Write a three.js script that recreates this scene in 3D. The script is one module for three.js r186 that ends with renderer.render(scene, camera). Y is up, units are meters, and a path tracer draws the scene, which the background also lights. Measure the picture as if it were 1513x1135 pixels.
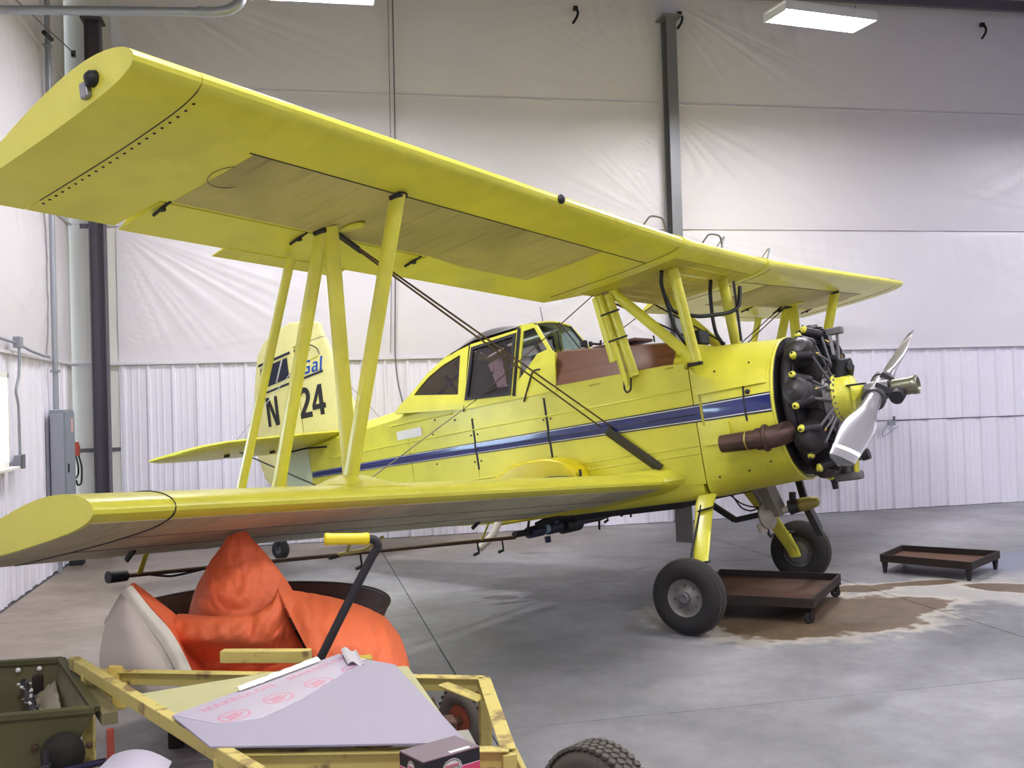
import * as THREE from 'three';
import { RoundedBoxGeometry } from 'three/addons/geometries/RoundedBoxGeometry.js';
import { mergeGeometries, mergeVertices, toCreasedNormals } from 'three/addons/utils/BufferGeometryUtils.js';
import { RectAreaLightUniformsLib } from 'three/addons/lights/RectAreaLightUniformsLib.js';
import { FontLoader } from 'three/addons/loaders/FontLoader.js';
import { TextGeometry } from 'three/addons/geometries/TextGeometry.js';

// ------------------------------------------------------------------ camera, sky, exposure
const scene = new THREE.Scene();
const camera = new THREE.PerspectiveCamera(2 * Math.atan(567.5 / 1504.25) * 180 / Math.PI, 1513 / 1135, 0.05, 200);
camera.position.set(-3.808, 1.830, 8.167);
{
  const F = new THREE.Vector3(0.2096, 0.0147, -0.9777).normalize();
  const R = new THREE.Vector3().crossVectors(F, new THREE.Vector3(0, 1, 0)).normalize();
  const U = new THREE.Vector3().crossVectors(R, F);
  const r = 0.0299, c = Math.cos(r), s = Math.sin(r);
  camera.up.copy(U).multiplyScalar(c).addScaledVector(R, s);
  camera.lookAt(camera.position.clone().add(F));
}
const renderer = new THREE.WebGLRenderer({ antialias: true });
renderer.toneMapping = THREE.LinearToneMapping;
renderer.toneMappingExposure = 4.2;
renderer.shadowMap.enabled = true;
scene.background = new THREE.Color().setRGB(0.75, 0.9, 1.0);
scene.backgroundIntensity = 3.0;
RectAreaLightUniformsLib.init();
const LAMP = 30;                               // luminance of each high-bay fixture
const LAMP_XZ = [[-3.5, -2.5], [2.25, -2.5], [-3.5, 3.2], [2.25, 3.2], [-3.5, 8.6], [2.25, 8.6], [8.0, 3.2], [9.4, -2.5]];

// ------------------------------------------------------------------ helpers
const V = (x, y, z) => new THREE.Vector3(x, y, z);
let seed = 7;
const rnd = () => { seed = (seed * 1664525 + 1013904223) >>> 0; return seed / 4294967296; };
const hash = (x, y) => { let h = (x * 374761393 + y * 668265263) | 0; h = Math.imul(h ^ (h >>> 13), 1274126177); return ((h ^ (h >>> 16)) >>> 0) / 4294967296; };
function noise(x, y) {
  const xi = Math.floor(x), yi = Math.floor(y), fx = x - xi, fy = y - yi, u = fx * fx * (3 - 2 * fx), w = fy * fy * (3 - 2 * fy);
  return (hash(xi, yi) * (1 - u) + hash(xi + 1, yi) * u) * (1 - w) + (hash(xi, yi + 1) * (1 - u) + hash(xi + 1, yi + 1) * u) * w;
}
const fbm = (x, y, o = 4) => { let a = 0.5, s = 0; for (let i = 0; i < o; i++) { s += a * noise(x, y); x = x * 2.03 + 17; y = y * 2.03 + 31; a *= 0.5; } return s; };
const clamp = (x, a = 0, b = 1) => Math.min(b, Math.max(a, x));
const sm = (a, b, x) => { const t = clamp((x - a) / (b - a)); return t * t * (3 - 2 * t); };
const lerp = (a, b, t) => a + (b - a) * t;
const used = {};
const numbered = (n) => { if (used[n] === undefined) { used[n] = 0; return n; } used[n]++; return n + '_' + String(used[n]).padStart(3, '0'); };
function obj(name, geo, mat, parent) {
  const m = new THREE.Mesh(mat === M.cartYellow ? uvBox(geo) : geo, mat); m.name = numbered(name); m.castShadow = m.receiveShadow = true;
  (parent || scene).add(m); return m;
}
function grp(name, parent, pos) { const g = new THREE.Group(); g.name = numbered(name); if (pos) g.position.set(...pos); (parent || scene).add(g); return g; }
function tag(o, label, category, group) { o.userData.label = label; o.userData.category = category; if (group) o.userData.group = group; return o; }
function struct(o) { o.userData.kind = 'structure'; return o; }
function plain(g) { // position + normal + uv only, unindexed
  const q = g.index ? g.toNonIndexed() : g;
  for (const k of Object.keys(q.attributes)) if (!['position', 'normal', 'uv'].includes(k)) q.deleteAttribute(k);
  if (!q.attributes.uv) q.setAttribute('uv', new THREE.BufferAttribute(new Float32Array(q.attributes.position.count * 2), 2));
  return q;
}
const merge = (list) => mergeGeometries(list.map(plain), false);
function uvBox(g, s = 1) { // uv in metres by the dominant direction of the normal
  const q = g.index ? g.toNonIndexed() : g; if (!q.attributes.normal) q.computeVertexNormals();
  const p = q.attributes.position, n = q.attributes.normal, uv = new Float32Array(p.count * 2);
  for (let i = 0; i < p.count; i += 3) {
    let a = 0, b = 0, c = 0;
    for (let k = 0; k < 3; k++) { a += n.getX(i + k); b += n.getY(i + k); c += n.getZ(i + k); }
    a = Math.abs(a); b = Math.abs(b); c = Math.abs(c);
    for (let k = 0; k < 3; k++) {
      const x = p.getX(i + k), y = p.getY(i + k), z = p.getZ(i + k);
      const [u, w] = a > b && a > c ? [z, y] : b > c ? [x, z] : [x, y];
      uv[(i + k) * 2] = u * s; uv[(i + k) * 2 + 1] = w * s;
    }
  }
  q.setAttribute('uv', new THREE.BufferAttribute(uv, 2)); return q;
}
function tube(pts, r, seg, radial = 8, curved = true) {
  const P = pts.map((p) => Array.isArray(p) ? V(...p) : p);
  let c;
  if (curved && P.length > 2) c = new THREE.CatmullRomCurve3(P, false, 'catmullrom', 0.3);
  else { c = new THREE.CurvePath(); for (let i = 0; i + 1 < P.length; i++) c.add(new THREE.LineCurve3(P[i], P[i + 1])); }
  return new THREE.TubeGeometry(c, seg || Math.max(2, (P.length - 1) * 6), r, radial, false);
}
function rod(a, b, r, r2 = r, radial = 14) {
  a = Array.isArray(a) ? V(...a) : a; b = Array.isArray(b) ? V(...b) : b;
  const d = b.clone().sub(a), L = d.length();
  const g = new THREE.CylinderGeometry(r2, r, L, radial);
  g.translate(0, L / 2, 0);
  g.applyQuaternion(new THREE.Quaternion().setFromUnitVectors(V(0, 1, 0), d.normalize()));
  g.translate(a.x, a.y, a.z); return g;
}
function box(x, y, z, w, h, d, b = 0.006) {
  const g = b > 0 ? new RoundedBoxGeometry(w, h, d, 2, Math.min(b, w / 2.1, h / 2.1, d / 2.1)) : new THREE.BoxGeometry(w, h, d);
  g.translate(x, y, z); return g;
}
function beam(a, b, w, h, hint = V(0, 1, 0), bev = 0.004) { // rectangular bar from a to b; h along hint
  a = Array.isArray(a) ? V(...a) : a; b = Array.isArray(b) ? V(...b) : b;
  const X = b.clone().sub(a), L = X.length(); X.normalize();
  const Zv = new THREE.Vector3().crossVectors(X, hint).normalize(), Y = new THREE.Vector3().crossVectors(Zv, X);
  const g = box(0, 0, 0, L, h, w, bev);
  g.applyMatrix4(new THREE.Matrix4().makeBasis(X, Y, Zv)); const m = a.clone().add(b).multiplyScalar(0.5); g.translate(m.x, m.y, m.z); return g;
}
function strut(a, b, chord, thick, dir) { // streamlined bar, chord along dir
  a = Array.isArray(a) ? V(...a) : a; b = Array.isArray(b) ? V(...b) : b;
  const s = new THREE.Shape(), N = 20, P = [];
  for (let i = 0; i < N; i++) { const t = i / N * Math.PI * 2; const x = Math.cos(t), y = Math.sin(t); P.push(new THREE.Vector2(chord / 2 * x, thick / 2 * y * (x < 0 ? Math.pow(1 + x * 0.75, 0.8) : 1))); }
  s.setFromPoints(P);
  const Y = b.clone().sub(a), L = Y.length(); Y.normalize();
  const Zv = new THREE.Vector3().crossVectors(dir, Y).normalize(), X = new THREE.Vector3().crossVectors(Y, Zv);
  const g = new THREE.ExtrudeGeometry(s, { depth: L, bevelEnabled: false, curveSegments: 1 });
  g.applyMatrix4(new THREE.Matrix4().makeBasis(X, Zv.clone().negate(), Y)); g.translate(a.x, a.y, a.z); return toCreasedNormals(g, 0.9);
}
function lathe(prof, seg = 32) { return new THREE.LatheGeometry(prof.map(([r, y]) => new THREE.Vector2(r, y)), seg); }
function along(g, from, dir) { // geometry built about +y, moved so that +y points along dir from 'from'
  g.applyQuaternion(new THREE.Quaternion().setFromUnitVectors(V(0, 1, 0), dir.clone().normalize())); g.translate(from.x, from.y, from.z); return g;
}
function loft(rings, { close = true, cap0 = true, cap1 = true, crease = 0.6, uvf } = {}) {
  const n = rings[0].length, pos = [], idx = [];
  for (const r of rings) for (const p of r) pos.push(p[0], p[1], p[2]);
  const m = close ? n : n - 1;
  for (let i = 0; i + 1 < rings.length; i++) for (let j = 0; j < m; j++) {
    const a = i * n + j, b = i * n + (j + 1) % n, c = a + n, d = b + n; idx.push(a, c, b, b, c, d);
  }
  const cap = (k, flip) => {
    const base = pos.length / 3; let x = 0, y = 0, z = 0;
    for (const p of rings[k]) { x += p[0]; y += p[1]; z += p[2]; pos.push(p[0], p[1], p[2]); }
    pos.push(x / n, y / n, z / n); const c = base + n;
    for (let j = 0; j < n; j++) { const a = base + j, b = base + (j + 1) % n; flip ? idx.push(c, b, a) : idx.push(c, a, b); }
  };
  if (close && cap0) cap(0, false); if (close && cap1) cap(rings.length - 1, true);
  const g = new THREE.BufferGeometry(); g.setAttribute('position', new THREE.Float32BufferAttribute(pos, 3)); g.setIndex(idx);
  g.computeVertexNormals();
  return uvBox(toCreasedNormals(g, crease));
}
function sheet(fn, nu, nv, thick, crease = 0.8) { // a sheet of real thickness; fn(u,v) -> Vector3
  const P = []; for (let i = 0; i <= nu; i++) { P.push([]); for (let j = 0; j <= nv; j++) P[i].push(fn(i / nu, j / nv)); }
  const pos = [], idx = [], uv = [];
  const nrm = (i, j) => { const a = P[Math.min(i + 1, nu)][j].clone().sub(P[Math.max(i - 1, 0)][j]), b = P[i][Math.min(j + 1, nv)].clone().sub(P[i][Math.max(j - 1, 0)]); return a.cross(b).normalize(); };
  for (const s of [1, -1]) for (let i = 0; i <= nu; i++) for (let j = 0; j <= nv; j++) { const p = P[i][j].clone().addScaledVector(nrm(i, j), s * thick / 2); pos.push(p.x, p.y, p.z); uv.push(i / nu, j / nv); }
  const W = nv + 1, O = (nu + 1) * W;
  for (let i = 0; i < nu; i++) for (let j = 0; j < nv; j++) { const a = i * W + j, b = a + 1, c = a + W, d = c + 1; idx.push(a, c, b, b, c, d, O + a, O + b, O + c, O + b, O + d, O + c); }
  const edge = (a, b) => idx.push(a, b, O + a, b, O + b, O + a);
  for (let i = 0; i < nu; i++) { edge(i * W, (i + 1) * W); edge((i + 1) * W + nv, i * W + nv); }
  for (let j = 0; j < nv; j++) { edge(j + 1, j); edge(nu * W + j, nu * W + j + 1); }
  const g = new THREE.BufferGeometry(); g.setAttribute('position', new THREE.Float32BufferAttribute(pos, 3)); g.setAttribute('uv', new THREE.Float32BufferAttribute(uv, 2)); g.setIndex(idx); g.computeVertexNormals();
  return toCreasedNormals(g, crease);
}
function dataTex(w, h, fn, srgb = true, rep = 1) {
  const d = new Uint8Array(w * h * 4);
  for (let j = 0; j < h; j++) for (let i = 0; i < w; i++) { const c = fn(i / w, j / h, i, j), k = (j * w + i) * 4; d[k] = clamp(c[0], 0, 255); d[k + 1] = clamp(c[1], 0, 255); d[k + 2] = clamp(c[2], 0, 255); d[k + 3] = 255; }
  const t = new THREE.DataTexture(d, w, h, THREE.RGBAFormat); t.magFilter = THREE.LinearFilter; t.minFilter = THREE.LinearFilter; t.wrapS = t.wrapT = THREE.RepeatWrapping;
  if (srgb) t.colorSpace = THREE.SRGBColorSpace; t.repeat.set(rep, rep); t.needsUpdate = true; return t;
}
const std = (color, roughness = 0.6, metalness = 0, extra = {}) => new THREE.MeshStandardMaterial({ color, roughness, metalness, ...extra });
// tileable soft blotches about white, for grime on paint and cloth
const tile = (x, y, p) => { const b = (x1, y1) => fbm(x1, y1, 4); const X = x * p, Y = y * p, u = sm(0, 1, x), w = sm(0, 1, y); return lerp(lerp(b(X, Y), b(X - p, Y), u), lerp(b(X, Y - p), b(X - p, Y - p), u), w); };
const grimeTex = dataTex(256, 256, (u, v) => { const n = tile(u, v, 5), m = tile(u, v, 17); const k = 255 - 20 * clamp((n - 0.42) * 3) - 10 * clamp((m - 0.5) * 3); return [k, k * 0.995, k * 0.97]; }, true, 0.6);
const streakTex = dataTex(256, 256, (u, v) => { const n = tile(u, v, 4), m = fbm(u * 5, v * 60, 3); const k = 255 - 60 * clamp((n - 0.38) * 2.6) - 40 * clamp((m - 0.5) * 3); return [k, k * 0.985, k * 0.95]; }, true, 0.45);
const wornTex = dataTex(256, 256, (u, v) => { const n = tile(u, v, 6), m = tile(u, v, 23); const r = sm(0.5, 0.62, n * 0.6 + m * 0.45); return [lerp(200, 138, r), lerp(184, 116, r), lerp(106, 74, r)]; }, true, 1.3);
const fineTex = dataTex(256, 256, (u, v, i, j) => { const k = 128 + 70 * (tile(u, v, 40) - 0.45) + 30 * (hash(i, j) - 0.5); return [k, k, k]; }, false, 1);

const M = {
  yellow: new THREE.MeshPhysicalMaterial({ color: '#e5e14a', roughness: 0.42, clearcoat: 0.35, clearcoatRoughness: 0.25, map: grimeTex }),
  yellowDirty: new THREE.MeshStandardMaterial({ color: '#cfc63e', roughness: 0.55, map: streakTex }),
  underGrey: new THREE.MeshStandardMaterial({ color: '#d3cfaf', roughness: 0.6, map: streakTex }),
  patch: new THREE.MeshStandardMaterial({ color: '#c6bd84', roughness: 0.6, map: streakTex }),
  paleTail: new THREE.MeshStandardMaterial({ color: '#ece6a2', roughness: 0.5, map: grimeTex }),
  blue: new THREE.MeshPhysicalMaterial({ color: '#1b2770', roughness: 0.22, clearcoat: 0.8, clearcoatRoughness: 0.08 }),
  navy: std('#1c2036', 0.4), black: std('#17171a', 0.5), dark: std('#26242a', 0.6), white: std('#e8e6df', 0.5),
  rubber: std('#272426', 0.85, 0, { bumpMap: fineTex, bumpScale: 0.001 }), rubberWorn: std('#5a544e', 0.9, 0, { bumpMap: fineTex, bumpScale: 0.001 }),
  rim: std('#a9a7a2', 0.45, 0.5), wheelRim: std('#7f7d79', 0.55, 0.35), steel: std('#8e8e93', 0.38, 0.85), dullSteel: std('#77757a', 0.55, 0.6), wire: std('#5d4a3c', 0.5, 0.5), blackWire: std('#221f24', 0.6),
  engine: std('#57545a', 0.45, 0.5, { map: streakTex }), engineDark: std('#353136', 0.5, 0.4), castGrey: std('#7d7b7c', 0.5, 0.55), chrome: std('#cfcdd0', 0.22, 0.9),
  prop: std('#a7a4ab', 0.34, 0.65), exhaust: std('#6a5350', 0.5, 0.6, { map: streakTex }),
  brown: std('#7a4f3c', 0.4, 0, { map: streakTex }), rust: std('#5d4236', 0.8, 0.15, { map: streakTex }), rustDark: std('#352a29', 0.75, 0.2, { map: streakTex }),
  tint: new THREE.MeshPhysicalMaterial({ color: '#d6cccf', roughness: 0.05, transmission: 1, thickness: 0, ior: 1.45 }),
  roofTint: new THREE.MeshPhysicalMaterial({ color: '#453d42', roughness: 0.08, transmission: 1, thickness: 0, ior: 1.45 }),
  clear: new THREE.MeshPhysicalMaterial({ color: '#dfe9e6', roughness: 0.03, transmission: 1, thickness: 0, ior: 1.45 }),
  pane: new THREE.MeshPhysicalMaterial({ color: '#f2f7ff', roughness: 0.05, transmission: 1, thickness: 0, ior: 1.45 }),
  cartYellow: std('#ffffff', 0.6, 0.05, { map: wornTex }), cartGrip: std('#ead21a', 0.4), olive: std('#5c5a35', 0.6, 0.05, { map: streakTex }), oliveIn: std('#75704f', 0.65, 0, { map: streakTex }),
  orange: std('#ef7344', 0.62), canvas: std('#cfc4b8', 0.85), hem: std('#e2dccb', 0.8),
  liner: new THREE.MeshStandardMaterial({ color: '#e4e1ee', roughness: 0.45 }), vinyl: new THREE.MeshPhysicalMaterial({ color: '#dcd8e0', roughness: 0.42, clearcoat: 0.12, clearcoatRoughness: 0.4 }),
  column: std('#7c7c81', 0.42, 0.3), columnDark: std('#58535f', 0.5, 0.2), trim: std('#d9d6dc', 0.5), galv: std('#a4a8b3', 0.4, 0.7), panelGrey: std('#8a929c', 0.5, 0.2), plaster: std('#dcd9d6', 0.8),
  red: std('#a84a38', 0.6), blueHose: std('#1e2644', 0.5), brass: std('#b29a55', 0.4, 0.7), lampBody: std('#d8d8d8', 0.5),
};
const E_LAMP = new THREE.MeshStandardMaterial({ color: '#ffffff', emissive: new THREE.Color(1, 0.985, 1.0), emissiveIntensity: 12, roughness: 0.5 });

// ------------------------------------------------------------------ the hangar
const XL = -6.5, ZB = -5.65, XR = 12.5, ZF = 12.5, HC = 7.62;
// floor: a concrete bed and the slabs poured on it
const slabTex = (() => {
  const S = 16.4, W = 1640;
  const blob = (x, z, cx, cz, rx, rz, a = 0) => { const c = Math.cos(a), s = Math.sin(a), dx = x - cx, dz = z - cz, u = (dx * c + dz * s) / rx, w = (-dx * s + dz * c) / rz; return 1 - Math.sqrt(u * u + w * w); };
  return dataTex(W, W, (u, v) => {
    const x = XL + u * S, z = ZB + v * S;
    const n1 = fbm(x * 0.55 + 3, z * 0.55 + 9, 4), n2 = fbm(x * 2.6, z * 2.6, 4), n3 = fbm(x * 11, z * 11, 3), n4 = noise(x * 60, z * 60);
    let k = 1 + 0.5 * (n1 - 0.47) + 0.28 * (n2 - 0.47) + 0.16 * (n3 - 0.44) + 0.05 * (n4 - 0.5);
    let r = 131 * k, g = 130 * k, b = 135 * k;
    const mix = (R, G, B, t) => { r = lerp(r, R, t); g = lerp(g, G, t); b = lerp(b, B, t); };
    // dust and grit swept against the left and the back wall
    const dl = Math.min(x - XL, (z - ZB) * 1.15) + 0.9 * (n2 - 0.5) + 0.7 * (n3 - 0.5);
    mix(140 * k, 124 * k, 108 * k, 0.75 * (1 - sm(0.5, 3.0, dl)) * (1 - sm(-1.5, 1.5, x)));
    const w = 1.0 * (n2 - 0.47) + 0.5 * (n3 - 0.44) + 0.9 * (n1 - 0.47);
    // limy halo, then oil-soaked dirt near the trays
    const A = Math.max(blob(x, z, 0.35, 0.45, 1.15, 0.75, 0.15), blob(x, z, 0.95, 0.55, 0.75, 0.35, -0.2), blob(x, z, 1.15, -0.32, 0.42, 0.2, 0.1), blob(x, z, 1.75, -0.36, 0.45, 0.12, 0.05), blob(x, z, 2.55, 0.22, 0.5, 0.24, 0.6)) + 0.8 * w;
    mix(188, 180, 168, 0.8 * sm(-0.4, -0.06, A + 0.12 * (n3 - 0.4)) * (1 - sm(0.1, 0.35, A)));
    const lime = blob(x, z, 1.9, 0.15, 1.6, 0.8, 0.25) + w; mix(186, 181, 174, 0.65 * sm(-0.1, 0.4, lime));
    mix(78 + 34 * n3, 62 + 28 * n3, 44 + 22 * n3, 0.92 * sm(-0.04, 0.1, A));
    // water puddle past the second tray, small oil spots, grey scuffs
    const wet = blob(x, z, 3.6, -1.15, 1.0, 0.4, -0.45) + 0.5 * w; mix(112, 118, 140, 0.8 * sm(-0.02, 0.06, wet));
    for (const [cx, cz, rx, rz] of [[-2.0, -1.1, 0.2, 0.13], [-1.1, -3.6, 0.3, 0.05], [0.9, -2.2, 0.3, 0.05], [1.35, 0.75, 0.08, 0.03], [1.1, 1.25, 0.06, 0.03], [1.25, -1.0, 0.12, 0.05], [-0.3, -2.9, 0.5, 0.03]]) { const q = blob(x, z, cx, cz, rx, rz, 0.3) + 0.8 * (n3 - 0.44); mix(84, 76, 74, 0.8 * sm(0.1, 0.3, q)); }
    const c1 = Math.abs(z + 0.55 + 0.52 * (x + 3.1) * 0.9 + 0.12 * (n2 - 0.5)) ; mix(110, 106, 108, 0.4 * (1 - sm(0.02, 0.05, c1)) * (x > -3.3 && x < -1.4 ? 1 : 0));
    return [r, g, b];
  });
})();
M.concrete = new THREE.MeshStandardMaterial({ map: slabTex, roughness: 0.5, bumpMap: fineTex, bumpScale: 0.0004 });
const bed = struct(obj('floor', box((XL + XR) / 2, -0.16, (ZB + ZF) / 2, XR - XL + 0.6, 0.3, ZF - ZB + 0.6, 0), std('#5e5b5c', 0.9)));
{
  const xs = [XL, -2.8, 1.3, 5.4, 9.5, XR], zs = [ZB, -1.5, 2.6, 6.7, ZF];
  for (let i = 0; i + 1 < xs.length; i++) for (let j = 0; j + 1 < zs.length; j++) {
    const w = xs[i + 1] - xs[i] - 0.008, d = zs[j + 1] - zs[j] - 0.008;
    const g = box((xs[i] + xs[i + 1]) / 2, -0.02, (zs[j] + zs[j + 1]) / 2, w, 0.04, d, 0.004);
    const p = g.attributes.position, uv = g.attributes.uv; for (let k = 0; k < p.count; k++) uv.setXY(k, (p.getX(k) - XL) / 16.4, (p.getZ(k) - ZB) / 16.4);
    obj('floor_slab', g, M.concrete, bed);
  }
}
// walls: a girt wall with thickness, steel liner below, vinyl-faced insulation above
const wallBack = struct(obj('wall_back', box((XL + XR) / 2, HC / 2, ZB - 0.16, XR - XL + 0.6, HC, 0.2, 0), M.plaster));
const WZ0 = -2.28, WZ1 = -0.35, WY0 = 1.33, WY1 = 2.22;         // the window in the left wall
const wallLeft = struct(obj('wall_left', merge([
  box(XL - 0.16, HC / 2, (ZB + WZ0) / 2, 0.2, HC, WZ0 - ZB, 0), box(XL - 0.16, HC / 2, (WZ1 + ZF) / 2, 0.2, HC, ZF - WZ1, 0),
  box(XL - 0.16, WY0 / 2, (WZ0 + WZ1) / 2, 0.2, WY0, WZ1 - WZ0, 0), box(XL - 0.16, (WY1 + HC) / 2, (WZ0 + WZ1) / 2, 0.2, HC - WY1, WZ1 - WZ0, 0)]), M.plaster));
const wallRight = struct(obj('wall_right', box(XR + 0.1, HC / 2, (ZB + ZF) / 2, 0.2, HC, ZF - ZB, 0), M.liner));
const wallFront = struct(obj('wall_front', box((XL + XR) / 2, HC / 2, ZF + 0.1, XR - XL + 0.6, HC, 0.2, 0), M.liner));
const ceiling = struct(obj('ceiling', box((XL + XR) / 2, HC + 0.1, (ZB + ZF) / 2, XR - XL + 0.6, 0.2, ZF - ZB + 0.6, 0), std('#a5a2a2', 0.8)));
for (let i = 0; i < 9; i++) { const z = ZB + 0.45 + i * 2.2; obj('purlin', box((XL + XR) / 2, HC - 0.08, z, XR - XL, 0.15, 0.08, 0.004), i ? M.trim : M.columnDark, ceiling); }
// ribbed liner panel, 0.915 m wide, built in x-y facing +z
function linerGeo(w, h) {
  const P = [], rib = 0.305;
  P.push([0, 0]);
  for (let k = 0; k * rib < w - 0.02; k++) {
    const o = k * rib;
    for (const [a, z] of [[0.02, 0], [0.038, 0.026], [0.066, 0.026], [0.084, 0], [0.14, 0], [0.146, 0.005], [0.164, 0.005], [0.17, 0], [0.215, 0], [0.221, 0.005], [0.239, 0.005], [0.245, 0]]) if (o + a < w) P.push([o + a, z]);
  }
  P.push([w, 0]);
  const ring = (y) => [...P.map(([x, z]) => [x, y, z + 0.003]), ...P.slice().reverse().map(([x, z]) => [x, y, z - 0.001])];
  return loft([ring(0), ring(h)], { crease: 0.3 });
}
const PW = 0.915, T1 = 1.335, T2 = 2.42;
const linLow = linerGeo(PW - 0.004, T1 - 0.012), linHigh = linerGeo(PW - 0.004, T2 - T1 - 0.012), linFull = linerGeo(PW - 0.004, T2 - 0.01);
for (let k = 0; k < 20; k++) {
  const x = -6.0 + k * PW; if (x > XR - 0.5) break;
  if (x > 1.0) { obj('liner_panel', linLow, M.liner, wallBack).position.set(x, 0.003, ZB - 0.05); obj('liner_panel', linHigh, M.liner, wallBack).position.set(x, T1 + 0.006, ZB - 0.05); }
  else obj('liner_panel', linFull, M.liner, wallBack).position.set(x, 0.003, ZB - 0.05);
}
obj('girt', box((XL + XR) / 2, T1, ZB - 0.075, XR - XL, 0.05, 0.05, 0), M.dullSteel, wallBack);
obj('girt_trim', box((XL + XR) / 2, T2 + 0.012, ZB - 0.035, XR - XL, 0.035, 0.08, 0.004), M.trim, wallBack);
{ // left wall panels, with the window left open
  const add = (z, w, y, h) => { const m = obj('liner_panel', linerGeo(w - 0.004, h - 0.008), M.liner, wallLeft); m.rotation.y = Math.PI / 2; m.position.set(XL - 0.05, y + 0.003, z + w); };
  let z = ZB + 0.3; while (z + PW < WZ0) { add(z, PW, 0, T2); z += PW; }
  add(z, WZ0 - z, 0, T2);
  add(WZ0, WZ1 - WZ0, 0, WY0); add(WZ0, WZ1 - WZ0, WY1, T2 - WY1);
  z = WZ1; for (let k = 0; k < 14; k++) { if (z + PW > ZF) break; add(z, PW, 0, T2); z += PW; }
  obj('girt_trim', box(XL - 0.035, T2 + 0.012, (ZB + ZF) / 2, 0.08, 0.035, ZF - ZB, 0.004), M.trim, wallLeft);
}
// vinyl sheets, pillowed between girts and columns, with drawn wrinkles
function vinylGeo(w, h, id, n = 170) {
  const m = Math.max(16, Math.round(n * h / w * 1.6));
  const f = (u, v) => {
    const x = u * w, y = v * h;
    const edge = Math.pow(Math.sin(Math.PI * clamp(v, 0.001, 0.999)), 0.55) * Math.pow(Math.sin(Math.PI * clamp(u, 0.001, 0.999)), 0.25);
    let d = 0.05 * edge * (0.75 + 0.5 * fbm(x * 0.5 + id * 7, y * 0.9, 2));
    const fan = (cx, cy, dirx) => { const a = Math.atan2(y - cy, (x - cx) * dirx + 0.05), r = Math.hypot(x - cx, y - cy); const q = noise(a * 13 + id * 3.1, 1.7 + id) + 0.5 * noise(a * 29, 5.1); return Math.pow(Math.abs(2 * (q / 1.5 - 0.5)), 1.0) * Math.exp(-r / 1.7) * sm(0.05, 0.35, r); };
    d += 0.055 * (fan(0, h, 1) + fan(w, h, -1) + 0.6 * fan(0, 0, 1) + 0.6 * fan(w, 0, -1)) * edge;
    const top = noise(x * 9 + 1.2 * y + id * 5, y * 0.6 + id), pull = Math.exp(-(h - y) / 0.5) * sm(0.35, 0.6, noise(x * 0.55 + id * 9, id));
    d += 0.045 * (top - 0.5) * pull * edge + 0.006 * (fbm(x * 3, y * 1.6 + id, 3) - 0.45) * edge;
    return V(x, y, d);
  };
  return sheet((u, v) => f(u, v), n, m, 0.004, 1.2);
}
const tiers = [[T2 + 0.03, 4.22], [4.22, 6.03], [6.03, HC]];
const baysX = [[-6.0, 1.56], [1.56, 9.18], [9.18, XR]];
let vid = 1;
for (const [a, b] of baysX) for (const [y0, y1] of tiers) obj('insulation_sheet', vinylGeo(b - a, y1 - y0, vid++), M.vinyl, wallBack).position.set(a, y0, ZB - 0.055);
for (const [a, b] of [[ZB + 0.25, 2.0], [2.0, 9.6], [9.6, ZF]]) for (const [y0, y1] of tiers) { const m = obj('insulation_sheet', vinylGeo(b - a, y1 - y0, vid++), M.vinyl, wallLeft); m.rotation.y = Math.PI / 2; m.position.set(XL - 0.055, y0, b); }
for (const y of [4.22, 6.03]) { obj('sheet_batten', box((XL + XR) / 2, y, ZB - 0.035, XR - XL, 0.018, 0.035, 0.003), M.vinyl, wallBack); obj('sheet_batten', box(XL - 0.035, y, (ZB + ZF) / 2, 0.035, 0.018, ZF - ZB, 0.003), M.vinyl, wallLeft); }
// steel columns
function column(n, x, z, w, d, y1, mat) {
  const g = struct(grp('column_' + n, null, [x, 0, z]));
  obj('web', box(0, y1 / 2, 0, 0.012, y1, d - 0.02, 0.002), mat, g);
  for (const s of [-1, 1]) obj('flange', box(0, y1 / 2, s * (d / 2 - 0.006), w, y1, 0.014, 0.003), mat, g);
  obj('cap_plate', box(0, y1 + 0.012, 0.02, w + 0.14, 0.03, d + 0.1, 0.004), mat, g);
  obj('base_plate', box(0, 0.012, 0, w + 0.08, 0.022, d + 0.06, 0.004), mat, g);
  return g;
}
column(1, 1.58, ZB + 0.115, 0.15, 0.22, 7.2, M.column);
column(2, 9.2, ZB + 0.115, 0.15, 0.22, 7.2, M.column);
{ // corner column, seen edge on
  const g = struct(grp('column_3', null, [-6.17, 0, -5.42]));
  obj('web', box(0, 3.37, 0, 0.16, 6.74, 0.014, 0.003), M.columnDark, g);
  for (const s of [-1, 1]) obj('flange', box(s * 0.085, 3.37, 0, 0.014, 6.74, 0.2, 0.003), M.columnDark, g);
  obj('cap_plate', box(0, 6.76, 0, 0.26, 0.03, 0.28, 0.004), M.columnDark, g);
  obj('brace_plate', box(-0.13, 4.15, 0.06, 0.14, 0.06, 0.02, 0.004), M.columnDark, g);
}
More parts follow.
